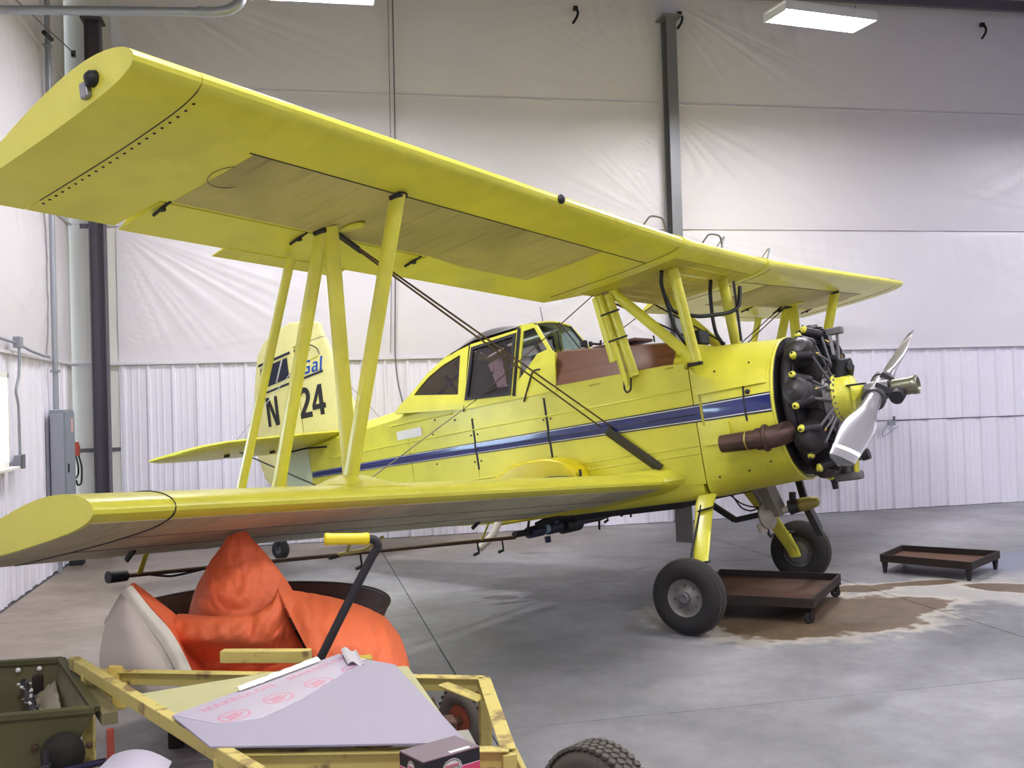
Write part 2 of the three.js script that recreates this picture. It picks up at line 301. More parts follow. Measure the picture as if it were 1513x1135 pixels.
// window
{
  const g = struct(grp('window_1', null, [XL - 0.03, 0, 0]));
  const yc = (WY0 + WY1) / 2, zc = (WZ0 + WZ1) / 2, h = WY1 - WY0, w = WZ1 - WZ0;
  obj('window_frame', merge([box(0, WY0 + 0.025, zc, 0.16, 0.05, w, 0.006), box(0, WY1 - 0.025, zc, 0.16, 0.05, w, 0.006), box(0, yc, WZ0 + 0.025, 0.16, h, 0.05, 0.006), box(0, yc, WZ1 - 0.025, 0.16, h, 0.05, 0.006)]), M.white, g);
  obj('window_sill', box(0.09, WY0 - 0.015, zc, 0.12, 0.03, w + 0.12, 0.006), M.white, g);
  obj('pane', box(-0.02, yc, zc, 0.006, h - 0.1, w - 0.1, 0), M.pane, g);
  obj('mullion', box(0, yc, zc, 0.05, h - 0.1, 0.035, 0.004), M.white, g);
}

// ------------------------------------------------------------------ ceiling lights, services
const litGroup = 'high-bay lights hung in rows';
LAMP_XZ.forEach(([x, z], i) => {
  const g = grp('ceiling_light', null, [x, 6.13, z]); g.rotation.y = z < 0 && x > 0 ? 0.15 : 0;
  obj('housing', merge([box(0, 0.05, 0, 1.26, 0.03, 0.42, 0.006), box(0, 0.085, 0, 1.1, 0.05, 0.14, 0.01), box(-0.63, -0.015, 0, 0.012, 0.09, 0.42, 0.003), box(0.63, 0.0, 0, 0.012, 0.09, 0.42, 0.003), box(0, 0.0, -0.21, 1.26, 0.09, 0.012, 0.003), box(0, 0.0, 0.21, 1.26, 0.09, 0.012, 0.003)]), M.lampBody, g);
  for (let k = 0; k < 6; k++) { const t = new THREE.CapsuleGeometry(0.011, 1.16, 4, 10); t.rotateZ(Math.PI / 2); t.translate(0, 0.012, -0.165 + k * 0.066); obj('lamp_tube', t, E_LAMP, g).castShadow = false; }
  for (const s of [-1, 1]) obj('hanging_wire', rod([s * 0.5, 0.1, 0], [s * 0.5, HC - 6.13, 0], 0.004, 0.004, 6), M.dullSteel, g);
  const L = new THREE.RectAreaLight(new THREE.Color(0.985, 0.98, 1.03), LAMP, 1.16, 0.36); L.position.set(0, -0.012, 0); L.rotation.x = -Math.PI / 2; L.name = 'light'; g.add(L);
  const lab = ['glowing fluorescent high-bay light cut by the top edge, above the left wing tip', 'glowing fluorescent high-bay light near the top right, above the back wall'][i];
  tag(g, lab || 'fluorescent high-bay light hung from the roof further along the hangar', 'light', lab ? undefined : litGroup);
});
{ // heater flue through the left wall
  const g = grp('flue_pipe'); tag(g, 'galvanised flue pipe with an elbow running out from the left wall under the roof', 'pipe');
  obj('pipe', rod([XL + 0.02, 5.62, -2.1], [-4.6, 5.695, -2.1], 0.043, 0.043, 20), M.galv, g);
  obj('elbow', tube([[-4.6, 5.695, -2.1], [-4.46, 5.70, -2.1], [-4.33, 5.73, -2.1], [-4.23, 5.81, -2.1], [-4.19, 5.95, -2.1], [-4.19, 6.1, -2.1]], 0.052, 40, 20), M.galv, g);
  obj('riser', rod([-4.19, 6.08, -2.1], [-4.19, HC - 0.25, -2.1], 0.043, 0.043, 20), M.galv, g);
  obj('collar', rod([-4.63, 5.694, -2.1], [-4.57, 5.696, -2.1], 0.056, 0.056, 20), M.galv, g);
}
{ // wall brace
  const g = grp('brace_cable'); tag(g, 'thin steel brace cable with a dark turnbuckle slanting across the upper left wall', 'cable');
  obj('cable', rod([-6.38, 5.86, -2.3], [-6.38, 6.32, -5.4], 0.007), M.dullSteel, g);
  obj('turnbuckle', rod([-6.38, 5.995, -3.72], [-6.38, 6.045, -4.08], 0.026), M.black, g);
  obj('clip', box(-6.4, 6.32, -5.38, 0.05, 0.08, 0.05, 0.006), M.black, g);
}
function hook(x, y) { obj('cable_hook', merge([tube([[x, y + 0.1, ZB + 0.08], [x + 0.02, y + 0.02, ZB + 0.11], [x - 0.01, y - 0.06, ZB + 0.13], [x - 0.06, y - 0.14, ZB + 0.11]], 0.018, 16, 8), box(x, y + 0.1, ZB + 0.05, 0.06, 0.06, 0.06, 0.004)]), M.black, wallBack); }
hook(0.22, 7.22);
hook(1.78, 7.22);
hook(6.75, 7.3);
{ // drop cable on the back wall
  const g = grp('drop_cable'); tag(g, 'thin dark cable hanging down the back wall behind the cockpit', 'cable');
  obj('cable', tube([[-2.36, 7.5, ZB + 0.09], [-2.38, 5.6, ZB + 0.1], [-2.43, 3.6, ZB + 0.1], [-2.46, 2.5, ZB + 0.06], [-2.43, 2.1, ZB + 0.04], [-2.36, 1.75, ZB + 0.04], [-2.34, 1.2, ZB + 0.04], [-2.35, 0.4, ZB + 0.04]], 0.009, 60, 8), M.dullSteel, g);
  obj('cable_guide', tube([[-2.42, 7.5, ZB + 0.07], [-2.44, 5.6, ZB + 0.07], [-2.48, 3.6, ZB + 0.07], [-2.52, 2.5, ZB + 0.04]], 0.005, 20, 6), M.dullSteel, g);
}
{ // electrical gear on the left wall
  const x0 = XL + 0.0;
  const g = grp('electrical_panel', null, [x0 + 0.09, 0, -4.295]); tag(g, 'tall grey electrical panel on the left wall, in the corner', 'electrical panel');
  obj('cabinet', box(0, 1.28, 0, 0.15, 1.16, 0.51, 0.008), M.panelGrey, g);
  const d = obj('door', box(0.082, 1.28, 0, 0.018, 1.1, 0.46, 0.006), M.panelGrey, g); obj('latch', box(0.097, 1.2, 0.17, 0.02, 0.1, 0.03, 0.006), M.dark, d);
  obj('side_cover', box(0, 1.28, 0.258, 0.13, 1.08, 0.008, 0.003), M.galv, g);
  obj('warning_label', box(0.0925, 1.68, -0.08, 0.003, 0.16, 0.1, 0), std('#d9b0a8', 0.6), d);
  const c = grp('conduit', null, [x0 + 0.06, 0, -4.17]); tag(c, 'grey steel conduit rising from the electrical panel to the roof', 'conduit');
  obj('pipe', rod([0, 1.865, 0], [0, HC, 0], 0.032, 0.032, 16), M.galv, c);
  for (const y of [2.3, 4.2, 6.0]) obj('strap', box(0, y, 0, 0.09, 0.03, 0.1, 0.006), M.galv, c);
  obj('lower_pipe', rod([-0.03, 0.02, 0.1], [-0.03, 0.72, 0.1], 0.025, 0.025, 12), M.galv, g);
  const o = grp('outlet_box', null, [x0 + 0.04, 1.36, -2.62]); tag(o, 'small grey outlet box beside the window on the left wall', 'outlet');
  obj('box_body', box(0, 0, 0, 0.07, 0.13, 0.12, 0.008), M.galv, o); obj('cover_plate', box(0.04, 0, 0, 0.008, 0.14, 0.13, 0.003), M.dullSteel, o);
  const k = grp('conduit', null, [x0 + 0.05, 0, 0]); tag(k, 'thin bent conduit from the outlet box up to the rail on the left wall', 'conduit');
  obj('pipe', tube([[0, 1.42, -2.62], [0, 1.9, -2.6], [-0.01, 2.05, -2.56], [0.01, 2.2, -2.6], [0.02, 2.4, -2.6], [0.02, 2.5, -2.6]], 0.014, 40, 10), M.galv, k);
  obj('junction_box', box(0.01, 2.53, -2.6, 0.07, 0.11, 0.12, 0.008), M.galv, k);
  obj('side_pipe', tube([[0.0, 2.52, -2.6], [0.0, 2.47, -3.2], [0.0, 2.45, -3.7], [0, 2.45, -3.94]], 0.014, 30, 10), M.galv, k);
  obj('side_pipe', tube([[0.0, 2.52, -2.6], [0.0, 2.54, -1.6], [0.0, 2.54, 0.5]], 0.014, 20, 10), M.galv, k);
  const p = grp('pressure_switch', null, [x0 + 0.06, 1.36, -5.08]); tag(p, 'rust red switch box with loose black wires, right of the electrical panel', 'switch');
  obj('body', box(0, 0, 0, 0.1, 0.13, 0.2, 0.01), M.red, p); obj('lid', box(0.02, 0.08, 0.03, 0.07, 0.05, 0.1, 0.008), M.red, p);
  obj('wire', tube([[0.03, -0.05, 0.08], [0.06, -0.18, 0.1], [0.05, -0.28, 0.05], [0.03, -0.33, 0.09]], 0.011, 20, 8), M.black, p);
  obj('wire', tube([[0.03, -0.05, -0.08], [0.06, -0.2, -0.1], [0.05, -0.4, -0.12], [0.03, -0.42, 0.0], [0.02, -0.36, 0.02]], 0.011, 24, 8), M.black, p);
  const q = grp('tap_fitting', null, [4.95, 1.3, ZB + 0.03]); tag(q, 'small grey tap fitting on the back wall rail, right of the propeller', 'tap');
  obj('body', box(0, 0, 0.02, 0.12, 0.07, 0.06, 0.01), M.galv, q); obj('valve', rod([0.03, 0.03, 0.04], [0.03, 0.1, 0.05], 0.018), M.dullSteel, q); obj('hose', tube([[-0.05, 0, 0.05], [-0.15, -0.1, 0.05], [-0.16, -0.2, 0.04], [0.1, -0.05, 0.04]], 0.006, 24, 6), M.galv, q);
  const b = grp('floor_fitting', null, [x0 + 0.1, 0.0, -4.9]); tag(b, 'small dark fitting on the floor at the foot of the left wall', 'fitting');
  obj('foot', box(0, 0.06, 0, 0.16, 0.12, 0.16, 0.015), M.dark, b); obj('stub', rod([0, 0.1, 0], [0.02, 0.26, 0.02], 0.04), M.dark, b);
}

// ------------------------------------------------------------------ the airplane, in its own axes: x forward, y up, z to its right
const air = grp('airplane'); air.rotation.order = 'YZX'; air.rotation.y = -47 * Math.PI / 180; air.rotation.z = 0.14;
tag(air, 'yellow agricultural biplane with a blue side stripe, bare radial engine and brown hopper', 'airplane');
const CH = 1.438, WU = { x: 0.348, y: 3.016, d: 0.0399, inc: 0.1229, z0: 0.889, S: 5.908 }, WL = { x: -0.333, y: 1.146, d: 0.0617, inc: 0.118, z0: 0.5, S: 5.853 };
// airfoil, chord 1, x aft from the nose, about the chord line
const foil = (t, up) => { const m = 0.03, p = 0.35, th = 0.135; const yt = 5 * th * (0.2969 * Math.sqrt(t) - 0.126 * t - 0.3516 * t * t + 0.2843 * t ** 3 - 0.1036 * t ** 4), yc = t < p ? m / p / p * (2 * p * t - t * t) : m / (1 - p) / (1 - p) * (1 - 2 * p + 2 * p * t - t * t); return yc + (up ? yt : -yt); };
const wp = (W, z, t, dy = 0, c = CH) => { // a point of a wing: chord fraction t, dy metres off the chord line
  const s = Math.abs(z), y0 = W.y + Math.max(0, s - W.z0) * Math.tan(W.d), ca = Math.cos(W.inc), sa = Math.sin(W.inc), x = t * c;
  return [W.x - x * ca + dy * sa * 0 - 0, y0 - x * sa + dy, z];
};
function wingGeo(W, zs, t0 = 0, t1 = 1, { dy = () => 0, hinge = 0, defl = 0, scale = () => 1 } = {}) {
  const rings = zs.map((z) => {
    const k = scale(z), ring = [], N = 16, f = (i) => t0 + (t1 - t0) * (t0 === 0 ? (1 - Math.cos(i / N * Math.PI / 2)) : i / N);
    for (let i = N; i >= 0; i--) { const t = f(i); ring.push([t, foil(t, true) * CH * k]); }
    for (let i = t0 === 0 ? 1 : 0; i <= N; i++) { const t = f(i); ring.push([t, foil(t, false) * CH * k]); }
    return ring.map(([t, y]) => { const tt = 0.28 + (t - 0.28) * (0.82 + 0.18 * k); const q = wp(W, z, tt, y + dy(t, z)); if (hinge) q[1] -= Math.max(0, t - hinge) * CH * defl; return q; });
  });
  if (zs[0] > zs[zs.length - 1]) rings.reverse();
  return loft(rings, { crease: 0.5 });
}
const span = (a, b, n) => Array.from({ length: n + 1 }, (_, i) => lerp(a, b, i / n));
// upper wing
{
  const up = grp('upper_wing', air);
  for (const s of [1, -1]) {
    const zt = s * 5.575, za1 = s * 5.08, za0 = s * 2.95;
    // main skin in three runs so that the aileron bay is open
    obj('wing_panel', wingGeo(WU, span(s * 0.895, za0, 8), 0, 1), M.yellow, up);
    obj('wing_panel', wingGeo(WU, span(za0, za1, 8), 0, 0.715), M.yellow, up);
    obj('wing_panel', wingGeo(WU, span(za1, zt, 3), 0, 1), M.yellow, up);
    obj('wing_tip', wingGeo(WU, span(zt + s * 0.006, s * WU.S, 4), 0, 1), M.yellow, up);
    // aileron, a shade drooped, with its trim strip
    const a = obj('aileron', wingGeo(WU, span(za0 + s * 0.02, za1 - s * 0.02, 10), 0.725, 1.0, { hinge: 0.725, defl: 0.05 }), M.yellow, up);
    obj('trim_strip', loft([s * 3.35, s * 4.36].sort((p, q) => p - q).map((z) => [[0.985, 0.004], [1.075, 0.002], [1.075, -0.003], [0.985, -0.008]].map(([t, y]) => { const q = wp(WU, z, t, y); q[1] -= (t - 0.725) * CH * 0.05; return q; }))), M.yellow, a);
    for (const [z, t] of [[5.03, 0.76], [4.05, 0.78], [3.0, 0.78]]) obj('hinge_bracket', merge([beam(wp(WU, s * z, t - 0.06, foil(t, false) * CH - 0.004), wp(WU, s * z, t + 0.05, foil(t, false) * CH - 0.02), 0.014, 0.016), box(...wp(WU, s * z, t - 0.01, foil(t, false) * CH - 0.02), 0.03, 0.025, 0.02, 0.004)]), M.dark, a);
    // dull repainted skin between the spars, 2 mm proud of the lower side
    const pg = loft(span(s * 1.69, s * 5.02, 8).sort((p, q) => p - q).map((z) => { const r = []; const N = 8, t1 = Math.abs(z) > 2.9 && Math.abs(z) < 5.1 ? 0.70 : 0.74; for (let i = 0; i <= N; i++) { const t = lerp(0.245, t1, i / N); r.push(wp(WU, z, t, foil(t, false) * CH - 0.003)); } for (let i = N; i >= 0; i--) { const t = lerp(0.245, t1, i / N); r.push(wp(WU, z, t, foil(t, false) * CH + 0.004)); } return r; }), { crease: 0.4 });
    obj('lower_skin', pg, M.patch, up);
    // spar seam, tip seam
    obj('skin_seam', tube(span(s * 1.0, s * 5.05, 10).map((z) => wp(WU, z, 0.243, foil(0.243, false) * CH - 0.001)), 0.0035, 20, 6), M.dark, up);
    for (const z of [zt + s * 0.003, s * 1.0]) obj('skin_seam', tube([...span(0.9, 0.02, 12).map((t) => wp(WU, z, t, foil(t, false) * CH - 0.0005)), ...span(0.02, 0.2, 4).map((t) => wp(WU, z, t, foil(t, true) * CH + 0.0005))], 0.003, 48, 5), M.dark, up);
    const sc = []; for (let i = 0; i < 22; i++) { const t = 0.08 + i * 0.04; const g = new THREE.SphereGeometry(0.008, 8, 6); g.scale(1, 0.5, 1); const q = wp(WU, zt - s * 0.03, t, foil(t, false) * CH - 0.001); g.translate(...q); sc.push(g); }
    const scr = obj('screw_row', merge(sc), M.dark, up); scr.userData.kind = 'stuff';
    const hole = new THREE.TorusGeometry(0.125, 0.0018, 6, 40); hole.rotateX(Math.PI / 2); hole.rotateZ(0.12); hole.translate(...wp(WU, s * 4.95, 0.42, foil(0.42, false) * CH - 0.002)); obj('access_cover', hole, M.dark, up);
    const lamp = lathe([[0, -0.02], [0.032, -0.02], [0.036, 0.0], [0.03, 0.025], [0.015, 0.04], [0, 0.043]], 20); lamp.rotateX(s * Math.PI / 2); lamp.translate(...wp(WU, s * WU.S, 0.19, 0.03)); obj('navigation_light', lamp, M.black, up);
    obj('light_clip', box(...wp(WU, s * (WU.S + 0.012), 0.225, 0.0), 0.05, 0.07, 0.03, 0.01), M.steel, up);
    obj('fitting_cover', along(lathe([[0, 0], [0.1, 0], [0.09, 0.02], [0, 0.024]], 20).scale(1, 1, 0.5), V(...wp(WU, s * 3.88, 0.575, foil(0.575, false) * CH + 0.002)), V(0, -1, 0)), M.yellow, up);
    obj('strut_fitting', box(...wp(WU, s * 3.98, 0.245, foil(0.245, false) * CH - 0.012), 0.09, 0.03, 0.07, 0.008), M.dark, up);
    obj('strut_fitting', box(...wp(WU, s * 3.99, 0.67, foil(0.67, false) * CH - 0.012), 0.1, 0.03, 0.08, 0.008), M.dark, up);
    obj('root_fairing', wingGeo(WU, span(s * 0.83, s * 0.96, 3), 0, 0.26, { dy: () => 0.0, scale: () => 1.12 }), M.yellow, up);
    for (const [z, t] of [[1.25, 0.06], [0.15, 0.06]]) obj('vent_tube', tube([wp(WU, s * z, t + 0.12, 0.1), wp(WU, s * z, t + 0.03, 0.2), wp(WU, s * (z - 0.1), t - 0.01, 0.18), wp(WU, s * (z - 0.16), t, 0.09)], 0.008, 24, 8), s > 0 ? M.dullSteel : M.galv, up);
  }
  obj('leading_edge_fitting', along(lathe([[0, 0], [0.03, 0], [0.032, 0.015], [0.018, 0.03], [0, 0.032]], 14), V(...wp(WU, 2.78, 0.004, 0.0)), V(1, 0, 0)), M.dark, up);
  // centre section with its trailing edge cut forward
  obj('centre_section', wingGeo(WU, [-0.89, -0.7, -0.45, 0, 0.45, 0.7, 0.89], 0, 0.8), M.yellow, up);
  const ripple = loft(span(-0.8, 0.8, 16).map((z) => { const r = [], N = 20; for (let i = 0; i <= N; i++) { const t = lerp(0.12, 0.78, i / N); r.push(wp(WU, z, t, foil(t, false) * CH - 0.004 - 0.007 * Math.sin(t * 60) * Math.sin((z + 0.8) / 1.6 * Math.PI))); } for (let i = N; i >= 0; i--) { const t = lerp(0.12, 0.78, i / N); r.push(wp(WU, z, t, foil(t, false) * CH + 0.01)); } return r; }), { crease: 0.5 });
  obj('tank_skin', ripple, M.yellowDirty, up);
  for (const s of [1, -1]) obj('root_cutout', loft((s > 0 ? [0.7, 0.8, 0.9] : [-0.9, -0.8, -0.7]).map((z) => { const k = sm(0.68, 0.9, Math.abs(z)), t1 = lerp(0.79, 1.0, k), r = []; for (const t of [0.74, lerp(0.74, t1, 0.5), t1]) r.push(wp(WU, z, t, foil(Math.min(t, 1), true) * CH + 0.0005)); for (const t of [t1, lerp(0.74, t1, 0.5), 0.74]) r.push(wp(WU, z, t, foil(Math.min(t, 1), false) * CH - 0.001)); return r; })), M.yellow, up);
}
// lower wings
for (const s of [1, -1]) {
  const lw = grp('lower_wing', air), zt = s * 5.44;
  obj('wing_panel', wingGeo(WL, span(s * 0.44, zt, 16), 0, 1), M.yellow, lw);
  obj('wing_tip', wingGeo(WL, span(zt + s * 0.006, s * WL.S, 4), 0, 1), M.yellow, lw);
  const under = (za, zb, off) => loft(span(za, zb, 14).sort((p, q) => p - q).map((z) => { const r = [], N = 10; for (let i = 0; i <= N; i++) { const t = lerp(0.045, 0.995, Math.pow(i / N, 1.5)); r.push(wp(WL, z, t, foil(t, false) * CH - off)); } for (let i = N; i >= 0; i--) { const t = lerp(0.045, 0.995, Math.pow(i / N, 1.5)); r.push(wp(WL, z, t, foil(t, false) * CH + 0.002)); } return r; }), { crease: 0.5 });
  obj('lower_skin', under(s * 0.6, zt, 0.003), M.underGrey, lw);
  obj('tip_skin', under(zt + s * 0.01, s * (WL.S - 0.02), 0.003), M.underGrey, lw);
  obj('skin_seam', tube([...span(0.98, 0.02, 14).map((t) => wp(WL, zt + s * 0.004, t, foil(t, false) * CH - 0.004)), [...wp(WL, zt + s * 0.004, 0, 0)].map((q, i) => i === 0 ? q + 0.002 : q), ...span(0.02, 0.3, 6).map((t) => wp(WL, zt + s * 0.004, t, foil(t, true) * CH + 0.001))], 0.004, 60, 5), M.dark, lw);
  for (const t of [0.3, 0.62]) obj('skin_seam', tube(span(s * 0.8, zt, 10).map((z) => wp(WL, z, t, foil(t, false) * CH - 0.0035)), 0.003, 20, 5), M.dullSteel, lw);
  // root fillet and the walkway hump beside the cockpit
  obj('root_fillet', loft([0, 0.35, 0.7, 1].map((k) => { const z = s * lerp(0.455, 0.62, k), r = [], N = 24, g = lerp(1.35, 1.02, Math.pow(k, 0.6)); for (let i = 0; i < N; i++) { const a = i / N * Math.PI * 2, t = 0.5 - 0.5 * Math.cos(a), up = Math.sin(a) >= 0; r.push(wp(WL, z, 0.5 + (t - 0.5) * lerp(1.18, 1.0, k) , (foil(clamp(t, 0, 1), up) * CH - 0.02) * g + 0.02)); } return s > 0 ? r.reverse() : r; })), M.yellow, lw);
  const hump = (x0, x1, z0, z1, h) => sheet((u, v) => { const t = lerp(x0, x1, u), z = s * lerp(z0, z1, v), q = wp(WL, z, t, foil(t, true) * CH + 0.004 + h * Math.pow(Math.sin(Math.PI * u), 0.6) * Math.pow(Math.sin(Math.PI * v), 0.4)); return V(...q); }, 20, 10, 0.006);
  obj('walkway_fairing', (() => { const sh = new THREE.Shape([[-2.12, 1.33], [-1.95, 1.40], [-1.8, 1.465], [-1.62, 1.478], [-1.42, 1.47], [-1.28, 1.43], [-1.19, 1.37], [-1.15, 1.28], [-1.2, 1.02], [-2.1, 0.98]].map((p) => new THREE.Vector2(...p))); const g = new THREE.ExtrudeGeometry(sh, { depth: 0.18, bevelEnabled: true, bevelSize: 0.03, bevelThickness: 0.05, bevelSegments: 4 }); g.translate(0, 0, s > 0 ? 0.47 : -0.65); return uvBox(toCreasedNormals(g, 0.7)); })(), std('#e0cf1c', 0.35, 0, { map: grimeTex }), lw);
  obj('slot_seal', tube([[-1.6, 1.31, s * 0.735], [-1.4, 1.325, s * 0.74], [-1.2, 1.305, s * 0.735], [-1.11, 1.285, s * 0.68], [-1.105, 1.36, s * 0.67]], 0.013, 24, 8), M.dark, lw);
  for (const [z, t, h] of [[4.05, 0.7, 0.07], [4.0, 0.24, 0.06]]) obj('strut_fairing', sheet((u, v) => V(...wp(WL, s * (z - 0.2 + 0.4 * v), t - 0.2 + 0.4 * u, foil(t - 0.2 + 0.4 * u, true) * CH + 0.002 + h * Math.sin(Math.PI * u) * Math.sin(Math.PI * v))), 10, 10, 0.006), M.yellow, lw);
  for (const [z, t] of [[4.95, 0.78], [3.1, 0.86], [1.6, 0.9]]) obj('hinge_bracket', beam(wp(WL, s * z, t - 0.03, foil(t, false) * CH - 0.002), wp(WL, s * z, t + 0.03, foil(t, false) * CH - 0.045), 0.016, 0.03), M.dark, lw);
}
// interplane struts, push rod, flying wires
for (const s of [1, -1]) {
  const fu = V(...wp(WU, s * 3.98, 0.245, -0.05)), ru = V(...wp(WU, s * 3.99, 0.675, -0.03)), fl = V(...wp(WL, s * 4.03, 0.215, 0.09)), rl = V(...wp(WL, s * 4.03, 0.69, 0.06));
  const ax = V(1, 0.1, 0);
  obj('interplane_strut', strut(fu, fl, 0.115, 0.05, ax), M.yellow, air);
  obj('interplane_strut', strut(ru, rl, 0.115, 0.05, ax), M.yellow, air);
  obj('interplane_strut', strut(ru.clone().add(V(0.07, 0, 0)), fl.clone().add(V(-0.02, -0.01, -s * 0.05)), 0.125, 0.05, V(1, 0.6, 0)), M.yellow, air);
  obj('aileron_push_rod', strut(V(...wp(WU, s * 3.92, 0.93, -0.05)), V(...wp(WL, s * 4.05, 0.97, 0.02)), 0.085, 0.04, ax), M.yellow, air);
  for (const [a, b, fz] of [[0.6, 3.9, 0.0], [0.63, 3.83, -0.09]]) {
    const A = V(...wp(WU, s * b, a + 0.06, -0.03)), B = fz ? V(-0.93, 1.70, s * 0.49) : V(-0.82, 1.685, s * 0.49);
    const C = V(-0.42 + fz * 0.2, 1.27, s * 0.465);
    obj('flying_wire', rod(A, B.clone().lerp(C, 0.0), 0.007, 0.007, 8), M.wire, air);
    obj('wire_end', rod(A, A.clone().lerp(B, 0.06), 0.014, 0.012, 8), M.black, air);
  }
  obj('wire_sleeve', strut(V(-0.87, 1.66, s * 0.5), V(-0.42, 1.262, s * 0.475), 0.085, 0.05, V(0.6, 0.8, 0)), std('#39332c', 0.6), air);
  obj('landing_wire', rod(wp(WL, s * 3.9, 0.3, 0.1), [-2.3, 2.16, s * 0.47], 0.004, 0.004, 6), M.steel, air);
  obj('landing_wire', rod([-2.3, 2.16, s * 0.47], [-0.75, 2.85, s * 0.6], 0.005, 0.005, 6), M.wire, air);
}
// cabane struts
for (const s of [1, -1]) {
  obj('cabane_strut', strut(V(...wp(WU, s * 0.52, 0.24, -0.03)), V(0.06, 2.1, s * 0.47), 0.1, 0.05, V(1, 0.2, 0)), M.yellow, air);
  obj('cabane_strut', strut(V(...wp(WU, s * 0.52, 0.67, -0.03)), V(0.03, 2.14, s * 0.46), 0.095, 0.05, V(1, 0.8, 0)), M.yellow, air);
  obj('cabane_foot', box(0.05, 2.09, s * 0.48, 0.14, 0.03, 0.04, 0.01), M.dark, air);
}
{
  const f = grp('vent_strut', air);
  obj('slat', strut(V(-0.76, 2.845, 0.52), V(-0.69, 2.25, 0.5), 0.1, 0.05, V(1, 0.1, 0)), M.yellow, f);
  obj('slat', strut(V(-0.64, 2.84, 0.54), V(-0.52, 2.09, 0.5), 0.1, 0.05, V(1, 0.15, 0)), M.yellow, f);
  obj('slat', strut(V(-0.7, 2.84, 0.56), V(-0.6, 2.02, 0.51), 0.055, 0.06, V(1, 0.15, 0)), M.yellow, f);
  for (const [x, y] of [[-0.625, 2.66], [-0.585, 2.42]]) obj('clamp', beam([x - 0.09, y, 0.58], [x + 0.1, y + 0.02, 0.575], 0.012, 0.016), M.black, f);
  obj('drain_tube', tube([[-0.6, 2.1, 0.53], [-0.62, 2.0, 0.53], [-0.6, 1.96, 0.53], [-0.56, 1.98, 0.53], [-0.54, 2.08, 0.53]], 0.009, 20, 8), M.dark, f);
  for (const s of [1, -1]) {
    obj('fuel_hose', tube([[-0.05, 2.9, s * 0.5 + 0.12], [-0.1, 2.8, s * 0.5 + 0.06], [-0.12, 2.6, s * 0.45], [-0.1, 2.42, s * 0.42], [-0.02, 2.25, s * 0.4]], 0.018, 30, 8), M.black, f);
    obj('cable', rod([-0.7, 2.82, s * 0.5], [0.0, 2.3, s * 0.3 - 0.05], 0.008), M.black, f);
  }
  obj('fuel_hose', tube([[-0.3, 2.78, 0.1], [-0.28, 2.64, 0.02], [-0.1, 2.56, -0.1], [0.1, 2.56, -0.3], [0.16, 2.62, -0.42], [0.17, 2.8, -0.5]], 0.018, 40, 8), M.black, f);
  obj('drain_tube', rod([0.15, 2.85, -0.42], [0.12, 2.3, -0.44], 0.012), M.dark, f);
}
// fuselage sections: half ring from keel to ridge
const ST = [ // x, half width, keel y, corner, shoulder y, ridge half width, ridge y, crown, roundness
  [0.70, 0.585, 1.015, 0.2, 1.95, 0.3, 2.17, 0.02, 1], [0.55, 0.592, 1.005, 0.2, 1.95, 0.3, 2.18, 0.02, 1], [0.25, 0.54, 0.985, 0.16, 2.0, 0.28, 2.2, 0.03, 0.72], [0.03, 0.478, 0.965, 0.12, 2.05, 0.28, 2.215, 0.03, 0.28],
  [-0.06, 0.462, 0.96, 0.09, 2.12, 0.3, 2.26, 0.03, 0.06], [-0.2, 0.46, 0.958, 0.08, 2.13, 0.33, 2.31, 0.03, 0], [-0.8, 0.46, 0.955, 0.08, 2.14, 0.33, 2.39, 0.035, 0], [-1.36, 0.46, 0.955, 0.08, 2.15, 0.335, 2.46, 0.035, 0], [-1.53, 0.46, 0.955, 0.08, 2.15, 0.34, 2.475, 0.03, 0],
  [-1.57, 0.46, 0.955, 0.08, 2.13, 0.43, 2.15, 0.0, 0], [-2.44, 0.455, 0.965, 0.08, 2.16, 0.42, 2.18, 0.0, 0], [-2.5, 0.452, 0.967, 0.08, 2.17, 0.39, 2.24, 0.02, 0], [-3.2, 0.395, 1.0, 0.07, 2.16, 0.26, 2.27, 0.035, 0], [-3.9, 0.305, 1.11, 0.06, 2.12, 0.17, 2.22, 0.03, 0], [-4.7, 0.21, 1.36, 0.05, 2.07, 0.09, 2.165, 0.02, 0], [-5.4, 0.1, 1.6, 0.03, 2.02, 0.05, 2.1, 0.01, 0]];
function secAt(x) {
  let i = 0; while (i < ST.length - 2 && x < ST[i + 1][0]) i++;
  const a = ST[i], b = ST[i + 1], t = clamp((a[0] - x) / (a[0] - b[0])); return a.map((q, k) => k ? lerp(q, b[k], t) : x);
}
function halfRing(x, off = 0) {
  const [, w, yb, r, ys, wt, yt, cr, rd] = secAt(x), P = [];
  const add = (z, y) => P.push([z, y]);
  for (let i = 0; i < 4; i++) add((w - r) * i / 4, yb - off);
  for (let i = 0; i < 5; i++) { const a = -Math.PI / 2 + i / 5 * Math.PI / 2; add(w - r + (r + off) * Math.cos(a), yb + r + (r + off) * Math.sin(a)); }
  for (let i = 0; i < 8; i++) add(w + off, lerp(yb + r, ys, i / 8));
  for (let i = 0; i < 4; i++) add(lerp(w + off, wt + off, i / 4), lerp(ys, yt, i / 4));
  for (let i = 0; i <= 5; i++) add(lerp(wt + off, 0, i / 5), yt + cr * Math.sin(i / 5 * Math.PI / 2) + off);
  if (rd > 0) { const yc = (yb + yt + cr) / 2, R = (yt + cr - yb) / 2 + off, N = P.length - 1; for (let i = 0; i <= N; i++) { const a = lerp(-Math.PI / 2, Math.PI / 2, i / N); P[i] = [lerp(P[i][0], (w + off) * Math.cos(a), rd), lerp(P[i][1], yc + R * Math.sin(a), rd)]; } }
  return P;
}
const fullRing = (x, off = 0) => { const h = halfRing(x, off); return [...h.map(([z, y]) => [x, y, z]), ...h.slice(1, -1).reverse().map(([z, y]) => [x, y, -z])]; };
